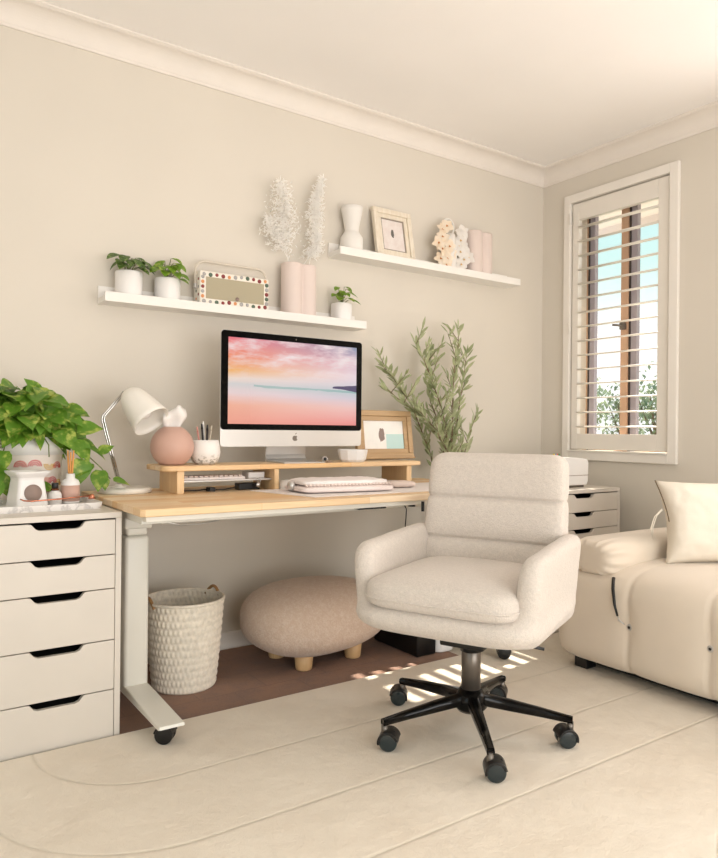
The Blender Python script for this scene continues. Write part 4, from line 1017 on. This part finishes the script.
# ------------------------------------------------------------------ on the corner cabinet
AZ = .681
t = thing('printer', 'small white printer on the corner drawer cabinet', 'printer', (-.393, -.437, AZ))
b = B(); b.prism([(-.10, .012), (.085, .012), (.095, .03), (.098, .125), (.088, .142), (.02, .150), (-.10, .150)], -.13, .12, 'xz', .004, seg=3); b.out('body', M['pot_white'], t)
b = B(); b.box(-.095, .080, -.115, .105, .0, .012); b.out('base', M['grey_metal'], t)
b = B(); b.box(-.09, .0985, -.132, .1, .060, .0625); b.out('seam', M['wick_grey'], t)
t = thing('pen_pot', 'small white pot of coloured markers hidden behind the armchair', 'pot', (-.523, -.551, AZ))
b = B(); b.lathe([(0, 0), (.030, 0), (.031, .09), (.028, .09), (.027, .006), (0, .005)], n=28); b.out('body', M['pot_white'], t)
for k, (c, nm) in enumerate((((236, 212, 60), 'yellow'), ((110, 130, 170), 'blue'), ((220, 100, 80), 'red'), ((60, 150, 80), 'green'))):
    t = thing('marker', nm + ' marker tip showing just above the armchair back', 'marker', (-.523 + (-.018 + k * .012), -.551, AZ + .006), 0, 'coloured markers behind the armchair')
    b = B(); b.cyl(.0045, 0, .125, n=10); b.out('barrel', M['pot_white'], t)
    b = B(); b.cyl(.0050, .125, .165, n=10, bev=.001); b.out('cap', mat('marker_' + nm, c, .4), t)

# ------------------------------------------------------------------ office chair
CH_A = R(206 + 90)      # local -y is the front
ch = thing('office_chair', 'cream boucle armchair on a black five-star castor base', 'chair', (-1.750, -1.246, RZ), CH_A)
b = B(); gz = .305
def pan(p, q): return Vector((p.x * (1 - .12 * max(0, -q.z)), p.y * (1 - .10 * max(0, -q.z)), p.z))
b.soft((0, -.024, gz + .088), (.286, .288, .055), .32, .55, 72, 30, fn=pan)
for s in (-1, 1):
    o_ = [(-.225, gz + .045), (-.262, gz + .10), (-.270, gz + .23), (-.258, gz + .275), (-.222, gz + .298), (.0, gz + .306), (.20, gz + .312), (.235, gz + .30), (.235, gz + .03)]
    sh_ = Matrix.Identity(4); sh_[0][2] = s * .09; sh_[0][3] = -s * .09 * (gz + .29)
    b.prism(o_, s * .256 - .034, s * .256 + .034, 'yz', .026, seg=3, mtx=sh_)
b.box(-.25, .25, .18, .235, gz + .03, gz + .25, .025)
sh = b.out('seat_shell', M['boucle'], ch); voxel(sh, .0095, 16, .6)
def cush(p, q):
    return Vector((p.x, p.y, p.z * (1 + .22 * (1 - q.x * q.x) * (1 if q.z > 0 else 0))))
b = B(); b.soft((0, -.074, gz + .162), (.234, .246, .050), .30, .50, 72, 30, fn=cush); b.out('seat_cushion', M['boucle'], ch)
b = B(); pp = []
for k in range(80):
    a = 2 * PI * k / 80; q = lambda w: math.copysign(abs(w) ** .30, w); pp.append((.2345 * q(math.cos(a)), -.074 + .2465 * q(math.sin(a)), gz + .154))
b.tube(pp, .0035, 6, True); b.out('piping', M['boucle'], ch)
# channelled backrest
BZ0, BZ1 = .40, .862
def backfn(z, a):
    rr_ = .045; e_ = max(0, (BZ0 + rr_ - z) / rr_, (z - (BZ1 - rr_)) / rr_); ins = rr_ * (1 - math.sqrt(max(0, 1 - e_ * e_)))
    dip = 0
    for zs in (.713, .575): dip += .62 * math.exp(-((z - zs) / .0055) ** 2) + .38 * math.exp(-((z - zs) / .022) ** 2)
    hx = .248 - .016 * (z - BZ0) / (BZ1 - BZ0) - ins - .004 * dip; hy = .062 - ins * .9 - .018 * dip
    ca, sa = math.cos(a), math.sin(a); x = hx * math.copysign(abs(ca) ** .34, ca); y = hy * math.copysign(abs(sa) ** .34, sa)
    return Vector((x, .185 + y + (z - BZ0) * .17 - .25 * x * x, z))
lv = [BZ0 + (BZ1 - BZ0) * (.5 - .5 * math.cos(PI * k / 30)) for k in range(4)]
lv = sorted(set([round(BZ0 + .045 * (1 - math.cos(PI / 2 * k / 10)), 5) for k in range(11)] + [round(BZ0 + .045 + (BZ1 - BZ0 - .09) * k / 110, 5) for k in range(111)] + [round(BZ1 - .045 + .045 * math.sin(PI / 2 * k / 10), 5) for k in range(11)]))
b = B(); b.loft(lv, 96, backfn); b.out('backrest', M['boucle'], ch)
b = B(); b.box(-.252, -.243, .170, .177, .655, .690); b.out('fabric_tag', M['black'], ch)
b = B(); b.cyl(.030, .135, .30, n=28); b.out('gas_column', M['grey_metal'], ch)
b = B(); b.box(-.07, .07, -.09, .09, gz - .022, gz + .006, .006, 3); b.cyl(.034, gz - .05, gz - .02, n=24); b.tube([(.05, 0, gz - .012), (.16, .02, gz - .014), (.22, .03, gz - .02)], .005, 8); b.out('mechanism', M['black'], ch)
base_a = [R(x) - CH_A for x in (25, 97, 169, 236.5, 308)]
b = B(); b.lathe([(0, .070), (.040, .070), (.052, .085), (.050, .115), (.034, .138), (0, .138)], n=32); b.out('hub', M['blackgloss'], ch)
for i, a in enumerate(base_a):
    d = Vector((math.cos(a), math.sin(a), 0)); b = B()
    P_ = [d * .03 + Vector((0, 0, .108)), d * .12 + Vector((0, 0, .099)), d * .22 + Vector((0, 0, .088)), d * .305 + Vector((0, 0, .077))]
    sdv = Vector((-d.y, d.x, 0)); vs = []; sz = [(.019, .019), (.017, .017), (.014, .013), (.0115, .010)]
    for p, (hw_, hh_) in zip(P_, sz):
        for k in range(10):
            w = 2 * PI * k / 10; vs.append(p + sdv * (hw_ * math.copysign(abs(math.cos(w)) ** .6, math.cos(w))) + Vector((0, 0, hh_ * math.copysign(abs(math.sin(w)) ** .6, math.sin(w)))))
    fs = [tuple(range(10)), tuple(30 + k for k in range(10))[::-1]]
    for r_ in range(3):
        for k in range(10): fs.append((r_ * 10 + k, r_ * 10 + (k + 1) % 10, (r_ + 1) * 10 + (k + 1) % 10, (r_ + 1) * 10 + k))
    b.patch(vs, fs); spk = b.out('base_arm', M['blackgloss'], ch)
    tip = d * .298; b = B(); b.cyl(.0095, .040, .072, (tip.x, tip.y, 0), 16); b.out('castor_stem', M['grey_metal'], spk)
    ca = R([128, 140, 312, 322, 150][i]) - CH_A; cd = Vector((math.cos(ca), math.sin(ca), 0)); cc = tip + cd * .014
    rotm = Matrix.Translation((cc.x, cc.y, .027)) @ Matrix.Rotation(ca, 4, 'Z') @ Matrix.Rotation(R(90), 4, 'X')
    for s in (-1, 1):
        b = B(); b.cyl(.027, s * .016 - .010, s * .016 + .010, (0, 0, 0), 32, .004, rotm); b.out('wheel', M['wheel'], spk)
    b = B(); mm = Matrix.Translation((cc.x, cc.y, .027)) @ Matrix.Rotation(ca, 4, 'Z')
    o_ = [(.031 * math.cos(R(q)), .031 * math.sin(R(q))) for q in range(15, 196, 12)] + [(.024 * math.cos(R(q)), .024 * math.sin(R(q))) for q in range(195, 14, -12)]
    b.prism(o_, -.029, .029, 'xz', .001, mm); b.box(-.02, .02, -.005, .005, -.01, .028, .002, 2, mm); b.out('hood', M['black'], spk)

# ------------------------------------------------------------------ sofa
so = thing('sofa', 'cream tufted low sofa along the right wall', 'sofa', (-.52, -1.95, RZ))
SX, SYa, SYb = -.52, -.955, -2.95
ND, NP = 220, 72; bt_y = [-1.289, -1.594, -1.90, -2.205, -2.51, -2.815]
verts = []; faces = []
def sofa_pt(y, k):
    a = 2 * PI * k / NP; ca, sa = math.cos(a), math.sin(a)
    e = .30; x = math.copysign(abs(ca) ** e, ca) * .485; z = math.copysign(abs(sa) ** e, sa) * .199
    if ca < 0: x -= .012 * (1 - (sa + .25) ** 2)                 # belly of the front
    if sa > 0: z += .018 * (1 - abs(ca))
    # cushion puff between the grooves
    dd = min(abs(y - q) for q in bt_y); g = math.exp(-(dd / .009) ** 2) * .6 + math.exp(-(dd / .05) ** 2) * .4
    sc = 1 - .020 * g
    zc = z + .222
    if ca < 0:
        for q in bt_y:
            r2 = ((y - q) / .035) ** 2 + ((zc - .235) / .040) ** 2; x += .016 * math.exp(-r2)
    en = max(0.0, (y - (SYa - .10)) / .10, ((SYb + .10) - y) / .10); en = min(en, 1)
    es = (1 - en ** 2.6) ** (1 / 2.6)
    es2 = max(es, .0); sx_ = .80 + .20 * es2 if en < 1 else .80
    return Vector((x * sc * (.90 + .10 * es2), y + 1.95, (z * sc) * (.88 + .12 * es2) + .222))
ys = []
for i in range(ND + 1):
    ys.append(SYa + (SYb - SYa) * (.5 - .5 * math.cos(PI * i / ND)) if False else SYa + (SYb - SYa) * i / ND)
for i, y in enumerate(ys):
    for k in range(NP): verts.append(sofa_pt(y, k))
for i in range(ND):
    for k in range(NP): a = i * NP + k; c_ = i * NP + (k + 1) % NP; faces.append((a, c_, c_ + NP, a + NP))
faces.append(tuple(range(NP))[::-1]); faces.append(tuple(ND * NP + k for k in range(NP)))
b = B(); b.patch(verts, faces); bmesh.ops.recalc_face_normals(b.bm, faces=b.bm.faces); body = b.out('base_cushion', M['sofa'], so)
for q in bt_y:
    b = B(); b.cyl(.012, -.004, .005, (0, 0, 0), 20, .002, Matrix.Translation((-.474, q + 1.95, .235 - .012)) @ Euler((0, R(-90), 0)).to_matrix().to_4x4()); bt = b.out('tufting_button', M['alu'], so)
    b = B(); b.cyl(.005, 0, .002, (0, 0, 0), 12, mtx=Matrix.Translation((-.4795, q + 1.95, .235 - .012)) @ Euler((0, R(-90), 0)).to_matrix().to_4x4()); b.out('button_eye', M['black'], bt)
for x in (-.41, .40):
    for y in (SYa - .09, SYb + .13):
        b = B(); b.box(x - .03, x + .03, y + 1.95 - .03, y + 1.95 + .03, 0, .045, .004); b.out('foot', M['black'], so)
b = B(); b.box(-.38, .42, SYb + 1.95 + .12, SYa + 1.95 - .12, .012, .05); b.out('underside', M['black'], so)
# arm bolster
def bol(p, q):
    # pleats at the front cap
    k = max(0, -q.x - .55) / .45; a = math.atan2(p.z, p.y); f = 1 + .035 * k * math.sin(a * 16)
    g = 1 - .035 * math.exp(-((p.x - .05) / .02) ** 2)
    return Vector((p.x, p.y * f * g, p.z * f * g))
b = B(); b.soft((-.155, .840, .455), (.335, .100, .076), .42, .42, 160, 80, mtx=None, fn=None)
b.bm.free()
b = B(); t_ = Matrix.Translation((-.150, .840, .4525)) @ Matrix.Rotation(R(90), 4, 'Y')
def bol2(p, q):       # local z runs along world x
    k = max(0, -q.z - .62) / .38; a = math.atan2(p.y, p.x); f = 1 + .050 * k * math.sin(a * 16)
    g = 1 - .05 * math.exp(-((p.z - .06 - p.y * .35) / .012) ** 2)
    return Vector((p.x * f * g, p.y * f * g, p.z))
b.soft((0, 0, 0), (.074, .112, .335), .70, .30, 110, 110, fn=bol2, mtx=t_); b.out('arm_bolster', M['sofa'], so)
b = B(); b.tube([(-.470, .735, .392), (-.492, .722, .355), (-.504, .706, .30), (-.508, .690, .262)], [.006, .006, .005, .004], 8); b.out('zip_cord', M['black'], so)
b = B(); b.tube([(-.508, .690, .262), (-.506, .684, .250), (-.498, .668, .236), (-.506, .690, .248)], .0025, 6); b.out('zip_pull', M['alu'], so)
b = B(); b.soft((0, 0, 0), (.13, .62, .13), .5, .45, 60, 40, mtx=Matrix.Translation((.355, -.31, .50))); b.out('back_bolster', M['sofa'], so)
# cushion
cu = thing('throw_pillow', 'cream linen cushion with dark piping leaning on the sofa', 'cushion', (-.585, -1.405, .449), R(-34.7))
def pil(p, q):
    ax_, az_ = abs(q.x), abs(q.z)
    return p
b = B(); NX = 44; vs = []; fs = []
W_, H_ = .215, .168
for side in (1, -1):
    for j in range(NX + 1):
        for i in range(NX + 1):
            u = -1 + 2 * i / NX; w = -1 + 2 * j / NX
            th = .075 * ((1 - u ** 4) * (1 - w ** 4)) ** .55
            pin = 1 - .17 * (1 - abs(w) ** 1.6) * abs(u) ** 4; pinz = 1 - .08 * (1 - abs(u) ** 2) * abs(w) ** 6
            wr = .006 * noise.noise(Vector((u * 3, w * 3, side * 2))) + .004 * noise.noise(Vector((u * 8, w * 6, 3)))
            vs.append((u * W_ * pin, side * -(th + (wr if th > .01 else 0)), H_ + w * H_ * pinz))
n2 = (NX + 1) ** 2
for s_ in range(2):
    for j in range(NX):
        for i in range(NX): a = s_ * n2 + j * (NX + 1) + i; q = (a, a + 1, a + NX + 2, a + NX + 1); fs.append(q if s_ == 0 else q[::-1])
b.patch(vs, fs, Euler((R(-18), 0, 0)).to_matrix().to_4x4()); bmesh.ops.remove_doubles(b.bm, verts=b.bm.verts, dist=.0004); b.out('cover', M['linen'], cu)
b = B(); pp = []
mt = Euler((R(-18), 0, 0)).to_matrix().to_4x4()
for k in range(15):
    w = 1 - k / 14 * 1.0; pin = 1 - .17 * (1 - abs(w) ** 1.6); pp.append(mt @ Vector((-W_ * pin - .001, -.002, H_ + w * H_)))
b.tube(pp, .0020, 6); b.out('piping', M['bark'], cu)
b = B(); pp = [mt @ Vector(p) for p in ((-.20, .0, .22), (-.232, .005, .19), (-.252, .008, .14), (-.25, .008, .10), (-.242, .008, .15), (-.222, .005, .195), (-.20, .0, .215))]; b.tube(pp, .0022, 6); b.out('tie', M['linen'], cu)

# ------------------------------------------------------------------ light
def area(name, loc, rot, sx, sy, e, c=(1, 1, 1)):
    l = bpy.data.lights.new(name, 'AREA'); l.shape = 'RECTANGLE'; l.size = sx; l.size_y = sy; l.energy = e; l.color = c
    o = bpy.data.objects.new(name, l); COL.objects.link(o); o.location = loc; o.rotation_euler = rot; return o
area('daylight_glazing', (-2.1, YF - .14, .86), (R(88), 0, R(0)), 2.9, 1.5, 92, (1, .960, .935))
area('fill_right', (.165, -1.975, 1.555), (R(90), 0, R(90)), .95, 1.40, 26, (1, .960, .935))  # fill lamp added for right-side light, in front of the opaque sheet
area('fill_left', (XL - .12, -2.75, 1.17), (R(86), 0, R(-90)), 2.2, 1.75, 9, (1, .960, .935))  # weak fill lamp added to lift the darker low areas
sd = Vector((-1, -.12, -.91)); l = bpy.data.lights.new('sun', 'SUN'); l.energy = 16; l.angle = R(.53); l.color = (1, .93, .80)
o = bpy.data.objects.new('sun', l); COL.objects.link(o); o.location = (3, 0, 4); o.rotation_euler = sd.to_track_quat('-Z', 'Y').to_euler()
wd = bpy.data.worlds.new('sky'); scn.world = wd; wd.use_nodes = True; nt = wd.node_tree; nt.nodes.clear()
tc = nt.nodes.new('ShaderNodeTexCoord'); sp = nt.nodes.new('ShaderNodeSeparateXYZ'); nt.links.new(tc.outputs['Generated'], sp.inputs[0])
cr = nt.nodes.new('ShaderNodeValToRGB'); nt.links.new(sp.outputs[2], cr.inputs[0]); e = cr.color_ramp.elements
e[0].position = 0; e[0].color = (1.25, 1.25, 1.28, 1); e[1].position = .45; e[1].color = (.40, .74, .92, 1)
q = e.new(.13); q.color = (1.2, 1.2, 1.2, 1); q = e.new(.22); q.color = (.74, 1.05, 1.0, 1)
bg = nt.nodes.new('ShaderNodeBackground'); nt.links.new(cr.outputs[0], bg.inputs[0]); bg.inputs[1].default_value = 1.35
wo = nt.nodes.new('ShaderNodeOutputWorld'); nt.links.new(bg.outputs[0], wo.inputs[0])

# ------------------------------------------------------------------ camera
cam = bpy.data.cameras.new('camera'); co = bpy.data.objects.new('camera', cam); COL.objects.link(co); scn.camera = co
yaw, pit, rol = R(34.658), R(.056), R(.588)
fw = Vector((math.sin(yaw) * math.cos(pit), math.cos(yaw) * math.cos(pit), math.sin(pit))); r0 = Vector((math.cos(yaw), -math.sin(yaw), 0)); u0 = r0.cross(fw)
r1 = r0 * math.cos(rol) + u0 * math.sin(rol); u1 = u0 * math.cos(rol) - r0 * math.sin(rol)
mw = Matrix((( r1.x, u1.x, -fw.x, -3.30), (r1.y, u1.y, -fw.y, -2.86), (r1.z, u1.z, -fw.z, .96), (0, 0, 0, 1))); co.matrix_world = mw
cam.sensor_fit = 'VERTICAL'; cam.sensor_height = 36.0; cam.lens = 36.0 * 708.0 / 858.0; cam.clip_start = .05
vs_ = scn.view_settings; vs_.view_transform = 'Standard'; vs_.look = 'None'; vs_.gamma = 1.0; vs_.use_curve_mapping = False; vs_.exposure = -0.40
